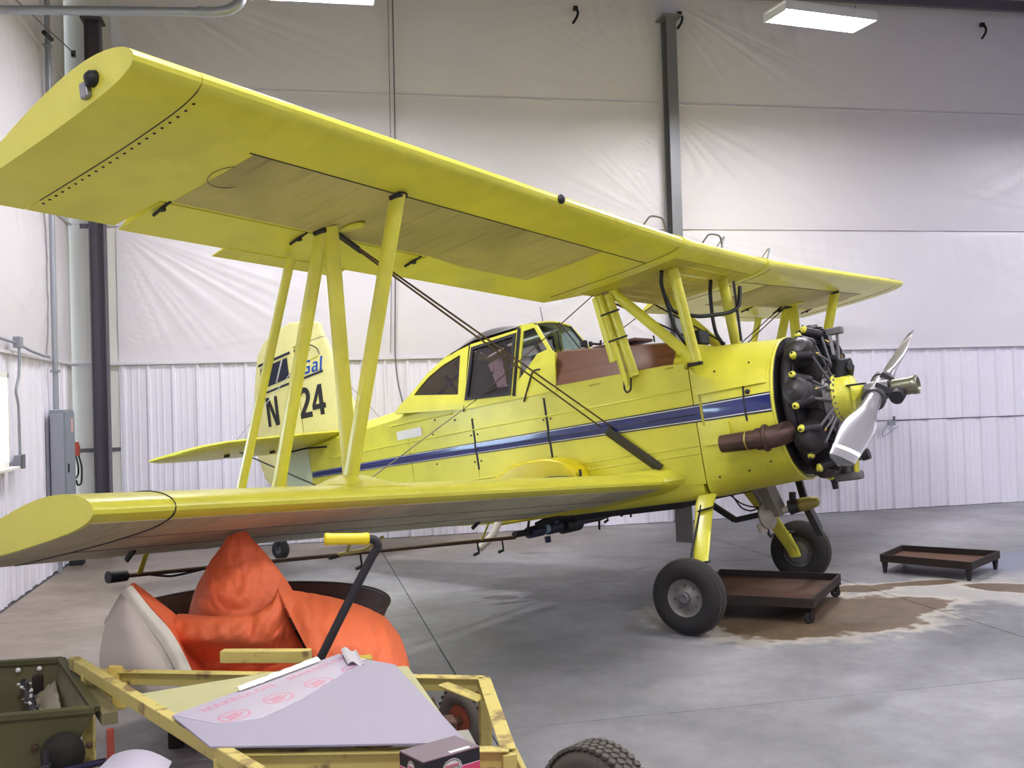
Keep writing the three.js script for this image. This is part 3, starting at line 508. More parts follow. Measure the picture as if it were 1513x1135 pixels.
function sideZ(x, y) { // outside of the skin at height y
  const h = halfRing(x); for (let i = 4; i + 1 < h.length; i++) if (h[i][1] <= y && h[i + 1][1] >= y) return lerp(h[i][0], h[i + 1][0], (y - h[i][1]) / (h[i + 1][1] - h[i][1] + 1e-9)); return h[12][0];
}
// a patch of skin between y0(x) and y1(x), standing off the side
function skinPatch(xs, y0, y1, s, offs, thick, ny = 6) {
  const off = typeof offs === 'function' ? 0 : offs, ex = (x, y) => typeof offs === 'function' ? offs(x, y) : 0;
  return loft((s > 0 ? xs.slice().reverse() : xs).map((x) => { const r = []; for (let i = 0; i <= ny; i++) { const y = lerp(y0(x), y1(x), i / ny); r.push([x, y, s * (sideZ(x, y) + off + ex(x, y))]); } for (let i = ny; i >= 0; i--) { const y = lerp(y0(x), y1(x), i / ny); r.push([x, y, s * (sideZ(x, y) + off + ex(x, y) - thick)]); } return r; }).map((r) => s > 0 ? r : r), { crease: 0.35 });
}
const K = (c) => () => c;
const xsteps = (a, b, st = 0.12) => span(a, b, Math.max(1, Math.round(Math.abs(a - b) / st)));
const fus = obj('fuselage', loft([...xsteps(-0.06, -1.54, 0.1), -1.57, ...xsteps(-1.6, -2.44, 0.12), ...xsteps(-2.5, -5.4, 0.14)].map((x) => fullRing(x)), { crease: 0.45 }), M.yellow, air);
const cowl = obj('nose_cowling', loft(xsteps(0.7, -0.02, 0.06).map((x) => fullRing(x, 0.008)), { crease: 0.45 }), M.yellow, air);
for (const s of [1, -1]) {
  // removable side panels with open joints, as in the photo
  const yb = (x) => secAt(x)[2] + 0.1, yt = (x) => secAt(x)[4] - 0.02;
  for (const [a, b, lo, hi] of [[-0.03, -1.49, K(1.09), K(2.06)], [-1.515, -2.35, K(1.09), K(1.99)], [-2.372, -3.25, (x) => yb(x), (x) => 1.97], [-3.26, -4.9, (x) => yb(x), (x) => 1.93]]) obj('side_panel', skinPatch(xsteps(a, b), lo, hi, s, 0.007, 0.01), M.yellow, fus);
  for (const [x, y0, y1] of [[-1.502, 1.3, 2.06], [-2.361, 1.5, 2.0]]) obj('panel_gap', skinPatch([x + 0.011, x - 0.011], K(y0), K(y1), s, 0.0085, 0.006), M.dark, fus);
  for (const [y, a, b] of [[1.89, -0.03, -4.6], [1.41, -0.03, -4.4], [1.345, -0.03, -1.45], [2.09, -2.6, -3.5]]) obj('stiffening_bead', tube(xsteps(a, b, 0.25).map((x) => [x, y, s * (sideZ(x, y) + 0.006)]), 0.008, 40, 6), M.yellow, fus);
  obj('stiffening_bead', tube(xsteps(0.0, 0.6, 0.1).map((x) => [x, 1.9 + x * 0.05, s * (sideZ(x, 1.9 + x * 0.05) + 0.008)]), 0.008, 20, 6), M.yellow, cowl);
  // stripe: dark and pale pinstripes around a blue band
  const c = (x) => lerp(1.672, 1.738, clamp((0.66 - x) / 5.4)), hw = (x) => lerp(0.056, 0.026, clamp((0.66 - x) / 5.4));
  const bands = [[-1.42, -1.2, M.navy], [-1.2, -1.06, M.white], [-1.06, 1.06, M.blue], [1.06, 1.2, M.white], [1.2, 1.42, M.navy]];
  for (const [a, b, par] of [[0.685, 0.06, cowl], [0.03, -1.49, fus], [-1.515, -2.35, fus], [-2.372, -4.92, fus]]) for (const [lo, hi, m] of bands) obj('side_stripe', skinPatch(xsteps(a, b), (x) => c(x) + lo * hw(x), (x) => c(x) + hi * hw(x), s, (x, y) => 0.013 + 0.0045 * (1 - Math.abs(y - c(x)) / (1.42 * hw(x))), 0.006, 4), m, par);
  obj('crease_line', tube(xsteps(0.0, -4.6, 0.3).map((x) => [x, c(x) - 0.006, s * (sideZ(x, c(x)) + 0.0165)]), 0.004, 40, 6), M.navy, fus);
  // placard, latches, small covers
  obj('placard', skinPatch(xsteps(-3.05, -3.42), K(1.93), K(2.02), s, 0.011, 0.006, 2), M.white, fus);
  for (const [x, y] of [[-1.46, 1.5], [-1.54, 1.5], [-1.46, 1.86], [-1.54, 1.86], [-2.32, 1.58], [-2.4, 1.58], [-2.32, 1.84], [-2.4, 1.84], [-2.9, 1.62], [-2.9, 1.92], [-2.85, 2.06], [-0.4, 1.15], [-1.05, 1.13], [-2.58, 2.02]]) obj('fastener', along(lathe([[0, 0], [0.01, 0], [0.009, 0.005], [0, 0.006]], 10), V(x, y, s * (sideZ(x, y) + 0.006)), V(0, 0, s)), M.dark, fus);
  obj('drain_hole', along(lathe([[0, 0], [0.026, 0], [0.022, 0.008], [0, 0.002]], 16), V(-0.42, 1.15, s * (sideZ(-0.42, 1.15) + 0.006)), V(0, 0, s)), M.black, fus);
  for (const [x, y, w] of [[-0.95, 2.09, 0.12], [-0.55, 2.09, 0.1], [-0.2, 2.1, 0.08]]) obj('slot_tab', box(x, y, s * 0.462, w, 0.012, 0.008, 0.003), M.yellowDirty, fus);
  // cowling panels and hatch lips
  obj('cowl_hatch', skinPatch(xsteps(0.66, 0.02, 0.06), K(1.83), K(1.985), s, 0.03, 0.026), M.yellow, cowl);
  obj('cowl_hatch', skinPatch(xsteps(0.3, 0.02, 0.06), K(1.4), K(1.57), s, 0.03, 0.024), M.yellow, cowl);
  obj('cowl_hatch', skinPatch(xsteps(0.66, 0.02, 0.06), K(1.1), K(1.4), s, 0.012, 0.01), M.yellow, cowl);
  obj('cowl_joint', skinPatch([0.055, 0.035], K(1.2), K(2.1), s, 0.012, 0.01), M.yellowDirty, cowl);
  obj('cowl_joint', skinPatch([0.47, 0.455], K(1.55), K(1.85), s, 0.018, 0.01), M.dark, cowl);
  for (const [x, y] of [[0.5, 1.87], [0.1, 1.85], [0.3, 1.85], [0.1, 1.13], [0.35, 1.15], [0.55, 1.2], [0.5, 2.02], [0.2, 2.0], [0.12, 1.5]]) obj('fastener', along(lathe([[0, 0], [0.009, 0], [0.008, 0.005], [0, 0.006]], 10), V(x, y, s * (sideZ(x, y) + 0.014)), V(0, 0, s)), M.dark, cowl);
  obj('latch', along(lathe([[0, 0], [0.022, 0], [0.02, 0.012], [0, 0.016]], 12), V(0.5, 1.78, s * (sideZ(0.5, 1.78) + 0.01)), V(0, 0, s)), M.dark, cowl);
}
obj('cowl_lip', (() => { const g = new THREE.TorusGeometry(0.59, 0.014, 10, 64); g.rotateY(Math.PI / 2); g.translate(0.7, 1.603, 0); return g; })(), M.yellow, cowl);
// brown hopper let into the top
{
  const h = obj('hopper', loft(xsteps(-0.16, -1.36, 0.08).map((x) => { const q = halfRing(x, 0.006).slice(17); const r = q.map(([z, y]) => [x, y, z]); return [...r, ...r.slice(0, -1).reverse().map(([a, y, z]) => [a, y, -z])]; }), { crease: 0.4 }), M.brown, air);
  obj('hopper_lid', box(-0.85, 2.45, 0, 0.45, 0.03, 0.36, 0.01), M.brown, h);
  obj('lid_latch', merge([box(-1.25, 2.535, 0.02, 0.06, 0.06, 0.05, 0.008), box(-1.19, 2.52, 0.0, 0.03, 0.05, 0.03, 0.006), rod([-1.17, 2.52, 0], [-1.1, 2.5, 0], 0.012), rod([-1.08, 2.48, 0.02], [-1.06, 2.53, 0.02], 0.01)]), M.dark, h);
  obj('lid_pin', rod([-0.5, 2.4, 0.05], [-0.5, 2.46, 0.05], 0.008), M.dark, h);
  obj('gauge_box', box(-0.12, 2.36, -0.05, 0.14, 0.13, 0.2, 0.02), M.black, h);
}
// canopy
{
  const cn = grp('canopy', air), HW = (y) => lerp(0.462, 0.325, clamp((y - 2.15) / 0.62));
  const poly = (pts, holes = []) => { const s = new THREE.Shape(pts.map((p) => new THREE.Vector2(...p))); for (const h of holes) s.holes.push(new THREE.Path(h.map((p) => new THREE.Vector2(...p)))); return s; };
  const aftWin = [[-3.08, 2.35], [-3.0, 2.42], [-2.88, 2.505], [-2.7, 2.59], [-2.47, 2.655], [-2.5, 2.26]], door = [[-2.41, 2.19], [-1.86, 2.15], [-1.785, 2.735], [-2.325, 2.7]], front = [[-1.765, 2.27], [-1.70, 2.735], [-1.575, 2.745], [-1.43, 2.505], [-1.545, 2.485]];
  const outline = [[-3.34, 2.2], [-3.28, 2.27], [-3.12, 2.37], [-2.9, 2.54], [-2.7, 2.65], [-2.5, 2.70], [-2.33, 2.735], [-1.78, 2.765], [-1.7, 2.795], [-1.6, 2.79], [-1.545, 2.765], [-1.385, 2.49], [-1.35, 2.46], [-1.35, 2.1], [-2.4, 2.1]];
  for (const s of [1, -1]) {
    const shear = (g) => { const p = g.attributes.position; for (let i = 0; i < p.count; i++) p.setZ(i, s * (HW(p.getY(i)) + p.getZ(i))); if (s < 0) { const ix = g.index; if (!ix) { const a = p.array; for (let i = 0; i < a.length; i += 9) for (let k = 0; k < 3; k++) { const t = a[i + k]; a[i + k] = a[i + 3 + k]; a[i + 3 + k] = t; } } } g.computeVertexNormals(); return uvBox(toCreasedNormals(g, 0.5)); };
    const ex = (sh, d, z0) => { const g = new THREE.ExtrudeGeometry(sh, { depth: d, bevelEnabled: false }); g.translate(0, 0, z0); return shear(g); };
    obj('canopy_frame', ex(poly(outline, [aftWin, door, front]), 0.022, -0.01), M.yellow, cn);
    obj('side_window', ex(poly(aftWin), 0.004, -0.004), M.tint, cn);
    obj('side_window', ex(poly(front), 0.004, -0.004), M.clear, cn);
    const grow = (pts, k) => { const cx = pts.reduce((a, p) => a + p[0], 0) / pts.length, cy = pts.reduce((a, p) => a + p[1], 0) / pts.length; return pts.map(([x, y]) => [cx + (x - cx) * k, cy + (y - cy) * k]); };
    obj('cockpit_door', ex(poly(grow(door, 1.01), [grow(door, 0.9)]), 0.03, -0.008), M.dark, cn);
    obj('door_window', ex(poly(grow(door, 0.93)), 0.004, 0.0), M.tint, cn);
    obj('door_post', beam([-1.815, 2.13, s * (HW(2.13) + 0.012)], [-1.735, 2.77, s * (HW(2.77) + 0.012)], 0.02, 0.05), M.dark, cn);
    obj('door_post', beam([-2.44, 2.08, s * (HW(2.1) + 0.012)], [-2.35, 2.73, s * (HW(2.73) + 0.012)], 0.012, 0.016), M.dark, cn);
    obj('door_handle', tube([[-1.72, 2.06, s * 0.475], [-1.6, 2.3, s * 0.46], [-1.565, 2.33, s * 0.46], [-1.5, 2.33, s * 0.465]], 0.009, 20, 8), M.dark, cn);
    obj('windshield_post', beam([-1.395, 2.48, s * 0.335], [-1.575, 2.785, s * 0.315], 0.025, 0.025), M.dark, cn);
  }
  obj('roof', sheet((u, v) => { const x = lerp(-1.74, -2.62, u), z = lerp(-0.325, 0.325, v); const y0 = x > -2.33 ? lerp(2.79, 2.765, (x + 1.74) / -0.59) : lerp(2.765, 2.69, (x + 2.33) / -0.29); return V(x, y0 + (0.05 + 0.07 * sm(0, 0.6, u) * (1 - sm(0.85, 1, u))) * Math.cos(z / 0.325 * Math.PI / 2), z); }, 16, 16, 0.008), M.roofTint, cn);
  obj('rear_fairing', sheet((u, v) => { const x = lerp(-2.62, -3.34, u), z = lerp(-1, 1, v); const y0 = lerp(2.69, 2.2, Math.pow(u, 1.15)); const w = HW(y0); return V(x, y0 + 0.03 * (1 - u) * Math.cos(z * Math.PI / 2), z * w); }, 12, 12, 0.01), M.yellow, cn);
  obj('roof_front', sheet((u, v) => { const x = lerp(-1.56, -1.76, u), z = lerp(-0.325, 0.325, v); return V(x, lerp(2.785, 2.8, u) + 0.03 * Math.cos(z / 0.325 * Math.PI / 2), z); }, 4, 14, 0.014), M.yellow, cn);
  const wind = sheet((u, v) => { const z = lerp(-0.32, 0.32, v); return V(lerp(-1.40, -1.575, u) , lerp(2.49, 2.785, u) + 0.02 * Math.cos(z / 0.32 * Math.PI / 2), z); }, 4, 8, 0.005); obj('windshield', wind, M.clear, cn);
  obj('windshield_post', beam([-1.36, 2.5, -0.1], [-1.56, 2.81, -0.1], 0.012, 0.012), M.dark, cn);
  obj('antenna', rod([-1.68, 2.82, 0], [-1.69, 2.99, 0], 0.004, 0.003, 6), M.dark, cn);
  // inside
  const seat = obj('pilot_seat', merge([box(-2.28, 2.22, 0, 0.46, 0.1, 0.48, 0.03), beam([-2.5, 2.2, 0], [-2.62, 2.62, 0], 0.46, 0.1, V(1, 0, 0), 0.03)]), M.dark, cn);
  for (const s of [1, -1]) { obj('roll_tube', tube([[-2.45, 2.15, s * 0.36], [-2.35, 2.5, s * 0.31], [-2.3, 2.72, s * 0.25]], 0.02, 20, 8), M.dark, cn); obj('roll_tube', rod([-1.78, 2.16, s * 0.38], [-2.0, 2.72, s * 0.27], 0.022), M.dark, cn); obj('roll_tube', rod([-2.55, 2.2, s * 0.3], [-2.78, 2.5, s * 0.24], 0.016), M.dark, cn); obj('roll_tube', rod([-2.55, 2.25, s * 0.3], [-3.0, 2.3, s * 0.28], 0.016), M.dark, cn); obj('roll_tube', rod([-2.56, 2.5, s * 0.28], [-2.9, 2.3, s * 0.28], 0.014), M.dark, cn); }
  obj('instrument_panel', box(-1.66, 2.36, 0, 0.05, 0.28, 0.62, 0.02), M.black, cn);
  obj('control_stick', tube([[-1.95, 2.15, 0.05], [-1.98, 2.4, 0.05], [-2.02, 2.5, 0.05]], 0.014, 12, 8), M.black, cn);
}
// ------------------------------------------------------------------ tail
{
  const plate = (pts, t, mat, name, par, hinge) => { // a flat aerofoil-edged slab in x-y, thickness t
    const s = new THREE.Shape(pts.map((p) => new THREE.Vector2(...p)));
    const g = new THREE.ExtrudeGeometry(s, { depth: t - 0.024, bevelEnabled: true, bevelSize: 0.02, bevelThickness: 0.012, bevelSegments: 3, bevelOffset: -0.02 }); g.translate(0, 0, -(t - 0.024) / 2); return obj(name, uvBox(toCreasedNormals(g, 0.6)), mat, par);
  };
  const fin = plate([[-4.15, 2.14], [-4.32, 2.45], [-4.52, 3.0], [-4.63, 3.28], [-5.12, 3.25], [-5.14, 2.6], [-5.14, 2.08]], 0.07, M.paleTail, 'fin', air);
  const rud = plate([[-4.65, 3.297], [-4.69, 3.46], [-4.8, 3.51], [-5.15, 3.56], [-5.45, 3.50], [-5.66, 3.40], [-5.78, 3.26], [-5.88, 2.95], [-5.98, 2.5], [-5.99, 2.1], [-5.9, 1.8], [-5.74, 1.64], [-5.45, 1.62], [-5.42, 2.1], [-5.16, 2.12], [-5.155, 3.265]], 0.06, M.paleTail, 'rudder', air);
  // band, letters and emblem on both sides
  const font = await new FontLoader().loadAsync('fonts/droid/droid_sans_bold.typeface.json');
  for (const s of [1, -1]) {
    const z = s * 0.037;
    const word = (t, x, y, size, sx, m, name, par, slant = 0) => { const g = new TextGeometry(t, { font, size, depth: 0.005, curveSegments: 6 }); g.computeBoundingBox(); const w = g.boundingBox.max.x; if (s < 0) g.translate(-w, 0, 0); g.scale(sx, 1, 1); if (s < 0) g.rotateY(Math.PI); if (slant) { const p = g.attributes.position; for (let i = 0; i < p.count; i++) p.setX(i, p.getX(i) + slant * p.getY(i)); } g.translate(x, y, z); return obj(name, g, m, par); };
    const lx = (x) => x;
    word('N', -5.735, 2.40, 0.35, 0.66, M.dark, 'letter', rud); word('24', -5.16, 2.41, 0.355, 0.82, M.dark, 'number', fin);
    const strip = (pts, m, name, par) => { const sh = new THREE.Shape(pts.map((p) => new THREE.Vector2(...p))); const g = new THREE.ExtrudeGeometry(sh, { depth: name === 'emblem_ground' ? 0.0035 : name === 'emblem_line' ? 0.0045 : 0.003, bevelEnabled: false }); g.translate(0, 0, s > 0 ? z : z - (name === 'emblem_ground' ? 0.0035 : name === 'emblem_line' ? 0.0045 : 0.003)); return obj(name, g, m, par); };
    strip([[-5.79, 2.86], [-5.26, 2.92], [-5.26, 3.16], [-5.73, 3.11]], M.navy, 'tail_band', rud);
    for (const [a, b] of [[3.155, 3.185], [2.81, 2.835]]) { strip([[-5.77, a - 0.02], [-5.2, a + 0.04], [-5.2, b + 0.04], [-5.76, b - 0.02]], M.navy, 'pinstripe', rud); strip([[-5.13, a + 0.04], [-4.7, a + 0.08], [-4.7, b + 0.08], [-5.13, b + 0.04]], M.navy, 'pinstripe', fin); }
    strip([[-5.5, 2.9], [-5.47, 2.9], [-5.33, 3.15], [-5.36, 3.15]], M.white, 'band_slash', rud);
    strip([[-5.09, 2.90], [-4.68, 2.94], [-4.69, 3.27], [-5.10, 3.23]], M.paleTail, 'emblem_ground', fin);
    obj('emblem', tube([[-5.02, 2.97, z + s * 0.004], [-5.06, 3.08, z + s * 0.004], [-5.03, 3.17, z + s * 0.004], [-4.95, 3.22, z + s * 0.004], [-4.84, 3.23, z + s * 0.004], [-4.74, 3.17, z + s * 0.004], [-4.72, 3.1, z + s * 0.004]], 0.007, 30, 5), M.dark, fin);
    strip([[-4.98, 3.03], [-4.75, 3.07], [-4.75, 3.09], [-4.98, 3.05]], std('#b9b43c', 0.5), 'emblem_line', fin);
    word('Gal', -5.05, 2.915, 0.15, 1.05, std('#1d4fae', 0.45), 'emblem_script', fin, 0.25 * s);
  }
  const hingeGeo = (z) => [z];
  for (const s of [1, -1]) {
    const prof = (z, le, te, yl, yt, th, a, b) => { const r = [], N = 8; for (let i = 0; i <= N; i++) { const t = lerp(a, b, i / N); r.push([lerp(le, te, t), lerp(yl, yt, t) + th * 2.2 * Math.sqrt(t) * (1 - t) + 0.004, s * z]); } for (let i = N; i >= 0; i--) { const t = lerp(a, b, i / N); r.push([lerp(le, te, t), lerp(yl, yt, t) - th * 2.2 * Math.sqrt(t) * (1 - t) - 0.004, s * z]); } return r; };
    const R = [[0.1, -4.4, -5.45, 2.165, 2.055, 0.05], [0.6, -4.44, -5.45, 2.16, 2.05, 0.05], [1.2, -4.5, -5.45, 2.15, 2.045, 0.045], [1.6, -4.58, -5.45, 2.14, 2.05, 0.04], [1.8, -4.74, -5.45, 2.125, 2.055, 0.03], [1.9, -4.98, -5.44, 2.105, 2.07, 0.02], [1.945, -5.25, -5.42, 2.09, 2.078, 0.008]];
    const mk = (a, b) => { const rr = R.map(([z, le, te, yl, yt, th]) => prof(z, le, te, yl, yt, th, a, b)); if (s < 0) rr.reverse(); return loft(rr, { crease: 0.6 }); };
    const st = obj('horizontal_stabilizer', mk(0, 0.6), M.yellow, air); obj('elevator', mk(0.61, 1), M.yellow, air);
    obj('tail_strut', strut(V(-4.95, 2.08, s * 1.2), V(-4.75, 1.56, s * 0.2), 0.03, 0.015, V(1, 0, 0)), M.dullSteel, air);
    obj('tail_wire', rod([-4.85, 3.2, s * 0.03], [-4.9, 2.12, s * 1.3], 0.004, 0.004, 6), M.steel, air);
    obj('hinge_bracket', box(-5.05, 2.045, s * 0.62, 0.07, 0.03, 0.03, 0.006), M.dark, st); obj('hinge_bracket', box(-5.05, 2.04, s * 1.25, 0.07, 0.03, 0.03, 0.006), M.dark, st);
    obj('trim_rod', tube([[-4.6, 2.02, s * 0.22], [-4.85, 2.04, s * 0.3], [-5.1, 2.03, s * 0.35]], 0.01, 12, 6), M.dark, st);
  }
  obj('tail_cone', loft([-4.95, -5.2, -5.42].map((x) => fullRing(x, 0.006)), { crease: 0.5 }), std('#d5e2c0', 0.5), air);
  // tail wheel
  const tw = grp('tail_wheel', air), c = V(-5.807, 0.94, 0);
  obj('tyre', (() => { const g = new THREE.TorusGeometry(0.078, 0.044, 14, 36); g.scale(1, 1, 1.25); g.translate(c.x, c.y, 0); return g; })(), M.rubber, tw);
  obj('wheel_hub', (() => { const g = lathe([[0, -0.045], [0.05, -0.045], [0.06, -0.02], [0.06, 0.02], [0.05, 0.045], [0, 0.045]], 20); g.rotateX(Math.PI / 2); g.translate(c.x, c.y, 0); return g; })(), M.castGrey, tw);
  for (const s of [1, -1]) obj('fork', beam([c.x, c.y, s * 0.075], [c.x + 0.06, c.y + 0.26, s * 0.06], 0.018, 0.05), M.dark, tw);
  obj('spring', tube([[c.x + 0.05, c.y + 0.24, 0], [c.x + 0.2, c.y + 0.36, 0], [c.x + 0.5, c.y + 0.5, 0], [-5.0, 1.55, 0]], 0.035, 20, 10), M.dark, tw);
}

// ------------------------------------------------------------------ engine and propeller
{
  const en = grp('engine', air), CY = 1.62, X0 = 0.92;
  const radial = (a) => V(0, Math.sin(a), Math.cos(a)), at = (x, r, a) => V(x, CY + r * Math.sin(a), r * Math.cos(a)), D = Math.PI / 180;
  obj('firewall_baffle', (() => { const g = lathe([[0.2, 0], [0.575, 0], [0.58, 0.02], [0.2, 0.03]], 48); g.rotateZ(-Math.PI / 2); g.translate(0.7, CY, 0); return g; })(), M.engineDark, en);
  obj('crankcase', (() => { const g = lathe([[0, -0.25], [0.24, -0.25], [0.265, -0.15], [0.265, 0.05], [0.25, 0.1], [0.21, 0.12], [0, 0.13]], 36); g.rotateZ(-Math.PI / 2); g.translate(X0, CY, 0); return g; })(), M.castGrey, en);
  const nose = obj('nose_case', (() => { const g = lathe([[0.205, 0.12], [0.205, 0.135], [0.185, 0.14], [0.18, 0.2], [0.165, 0.245], [0.14, 0.255], [0.07, 0.27], [0.06, 0.33], [0, 0.33]], 40); g.rotateZ(-Math.PI / 2); g.translate(X0, CY + 0.02, 0); return g; })(), M.yellow, en);
  for (let i = 0; i < 24; i++) obj('case_bolt', along(lathe([[0, 0], [0.011, 0], [0.011, 0.012], [0, 0.014]], 6), V(X0 + 0.134, CY + 0.02 + 0.194 * Math.sin(i * 15 * D), 0.194 * Math.cos(i * 15 * D)), V(1, 0, 0)), M.steel, nose);
  // shared cylinder shape: finned barrel, domed head
  const prof = [[0, 0.2], [0.085, 0.2], [0.085, 0.235]];
  for (let i = 0; i < 13; i++) { const y = 0.24 + i * 0.013; prof.push([0.07, y], [0.098, y + 0.001], [0.098, y + 0.005], [0.07, y + 0.006]); }
  for (let i = 0; i < 9; i++) { const y = 0.415 + i * 0.015, r = 0.115 - 0.004 * Math.max(0, i - 5) ** 1.4; prof.push([r - 0.03, y], [r, y + 0.001], [r, y + 0.006], [r - 0.03, y + 0.007]); }
  prof.push([0.06, 0.565], [0, 0.575]);
  const cyl = lathe(prof.map(([r, y]) => [r * 1.06, y * 1.13]), 22);
  const cover = lathe([[0, -0.02], [0.026, -0.02], [0.028, 0.0], [0.028, 0.02], [0.02, 0.032], [0.008, 0.036], [0, 0.034]], 18);
  const coverNut = lathe([[0, 0.03], [0.009, 0.03], [0.009, 0.044], [0, 0.046]], 6);
  for (let k = 0; k < 9; k++) {
    const a = (90 + k * 40) * D, g = cyl.clone(); along(g, V(X0 - 0.02, CY, 0), radial(a)); obj('cylinder', g, M.engine, en);
    for (const s of [1, -1]) {
      const b = a + s * 10.3 * D, p = at(X0 - 0.03, 0.60, b);
      // rocker box: a hump from the head towards the front, with its yellow cap
      const q = at(X0 + 0.07, 0.555, a + s * 8.0 * D);
      const rb = new THREE.CapsuleGeometry(0.036, p.distanceTo(q), 5, 14); along(rb, p.clone().lerp(q, 0.5), q.clone().sub(p)); obj('rocker_box', rb, M.engineDark, en);
      obj('rocker_cover', along(cover.clone(), at(X0 - 0.03, 0.612, b + s * 1.2 * D), radial(b + s * 4 * D)), M.yellow, en);
      obj('cover_nut', along(coverNut.clone(), at(X0 - 0.03, 0.612, b + s * 1.2 * D), radial(b + s * 4 * D)), M.dark, en);
      obj('push_rod_tube', rod(at(X0 + 0.085, 0.545, a + s * 7.6 * D), at(X0 + 0.125, 0.215, a + s * 11 * D), 0.0115, 0.0115, 10), M.dullSteel, en);
    }
    // plug lead and intake pipe, exhaust stub behind
    obj('plug_lead', tube([at(X0 + 0.1, 0.29, a + 0.16), at(X0 + 0.15, 0.36, a + 0.12), at(X0 + 0.12, 0.44, a + 0.05), at(X0 + 0.07, 0.5, a)], 0.008, 18, 6), M.castGrey, en);
    obj('plug_clip', rod(at(X0 + 0.075, 0.505, a), at(X0 + 0.11, 0.475, a + 0.03), 0.013, 0.011, 8), M.brass, en);
    obj('intake_pipe', tube([at(X0 - 0.15, 0.24, a + 0.35), at(X0 - 0.14, 0.38, a + 0.34), at(X0 - 0.1, 0.5, a + 0.2)], 0.032, 14, 10), M.engineDark, en);
    obj('deflector', along(box(0, 0.42, 0, 0.012, 0.24, 0.12, 0.004), V(X0 - 0.06, CY, 0), radial(a + 20 * D)), M.engineDark, en);
  }
  obj('ignition_ring', (() => { const g = new THREE.TorusGeometry(0.285, 0.016, 10, 60); g.rotateY(Math.PI / 2); g.translate(X0 + 0.085, CY, 0); return g; })(), M.castGrey, en);
  obj('collector_ring', (() => { const g = new THREE.TorusGeometry(0.5, 0.055, 12, 60); g.rotateY(Math.PI / 2); g.translate(0.80, CY, 0); return g; })(), M.engineDark, en);
  // accessories on the nose: governor on top, sump below
  obj('governor', merge([rod([X0 + 0.16, CY + 0.16, 0.02], [X0 + 0.2, CY + 0.3, 0.02], 0.085, 0.07, 20), rod([X0 + 0.15, CY + 0.27, 0.02], [X0 + 0.27, CY + 0.27, 0.03], 0.05, 0.045, 16), rod([X0 + 0.22, CY + 0.18, -0.05], [X0 + 0.28, CY + 0.24, 0.08], 0.03, 0.03, 12), box(X0 + 0.13, CY + 0.34, 0.02, 0.07, 0.05, 0.06, 0.012)]), M.black, en);
  obj('front_bracket', merge([box(X0 + 0.16, CY + 0.56, -0.05, 0.14, 0.06, 0.07, 0.012), beam([X0 + 0.12, CY + 0.54, -0.03], [X0 + 0.14, CY + 0.3, 0], 0.03, 0.02), beam([X0 + 0.18, CY + 0.54, -0.05], [X0 + 0.17, CY + 0.3, 0], 0.02, 0.02)]), M.castGrey, en);
  obj('oil_sump', merge([rod([X0 + 0.1, CY - 0.3, 0.02], [X0 + 0.1, CY - 0.6, 0.0], 0.06, 0.05, 16), box(X0 + 0.09, CY - 0.63, 0, 0.22, 0.07, 0.12, 0.02), rod([X0 + 0.1, CY - 0.5, 0], [X0 + 0.24, CY - 0.48, 0.0], 0.035, 0.03, 14)]), M.castGrey, en);
  obj('sump_pipe', tube([[X0 + 0.18, CY - 0.3, 0.05], [X0 + 0.19, CY - 0.45, 0.06], [X0 + 0.17, CY - 0.6, 0.04]], 0.022, 16, 10), M.yellow, en);
  obj('drain_plug', rod([X0 - 0.03, CY - 0.58, 0.02], [X0 - 0.03, CY - 0.72, 0.02], 0.03, 0.024, 12), M.dark, en); obj('pipe_cap', rod([X0 + 0.22, CY - 0.48, 0], [X0 + 0.28, CY - 0.47, 0.0], 0.045, 0.045, 14), M.dark, en);

  // propeller: two wide blades, counterweighted hub, long dome
  const pr = grp('propeller', air), PX = 1.36, PY = 1.635, PA = -21 * D;
  const ax = V(0, Math.sin(PA), Math.cos(PA));
  obj('shaft', rod([X0 + 0.26, PY - 0.01, 0], [PX, PY, 0], 0.05, 0.05, 20), M.dullSteel, pr);
  obj('hub', merge([rod(V(PX, PY, 0).addScaledVector(ax, -0.17), V(PX, PY, 0).addScaledVector(ax, 0.17), 0.082, 0.082, 24), rod([PX - 0.09, PY, 0], [PX + 0.09, PY, 0], 0.085, 0.075, 24)]), M.castGrey, pr);
  obj('dome', (() => { const g = lathe([[0, 0], [0.06, 0], [0.07, 0.02], [0.07, 0.16], [0.075, 0.165], [0.075, 0.205], [0.055, 0.212], [0.05, 0.19], [0, 0.19]], 28); g.rotateZ(-Math.PI / 2); g.translate(PX + 0.1, PY, 0); return g; })(), std('#8b8a78', 0.3, 0.75), pr);
  for (const s of [1, -1]) {
    const dir = ax.clone().multiplyScalar(s), up = V(0, dir.z, -dir.y);
    const C = (r) => V(PX, PY, 0).addScaledVector(dir, r);
    obj('clamp_ring', rod(C(0.15), C(0.205), 0.092, 0.092, 24), std('#5d5b60', 0.5, 0.5), pr);
    // counterweight on its arm
    const w0 = V(PX + 0.02, PY, 0).addScaledVector(dir, 0.12).addScaledVector(up, 0.09 * s), w1 = V(PX + 0.16, PY, 0).addScaledVector(dir, 0.1).addScaledVector(up, -0.03 * s);
    obj('counterweight', merge([beam(w0, w1, 0.05, 0.05), rod(w1.clone().addScaledVector(dir, -0.035), w1.clone().addScaledVector(dir, 0.05), 0.06, 0.055, 18)]), M.dark, pr);
    obj('weight_bracket', beam(V(PX - 0.2, PY, 0).addScaledVector(dir, 0.1).addScaledVector(up, 0.12), V(PX - 0.05, PY, 0).addScaledVector(dir, 0.12).addScaledVector(up, 0.12), 0.05, 0.014), M.dark, pr);
    const rings = [], N = 22, T = 24;
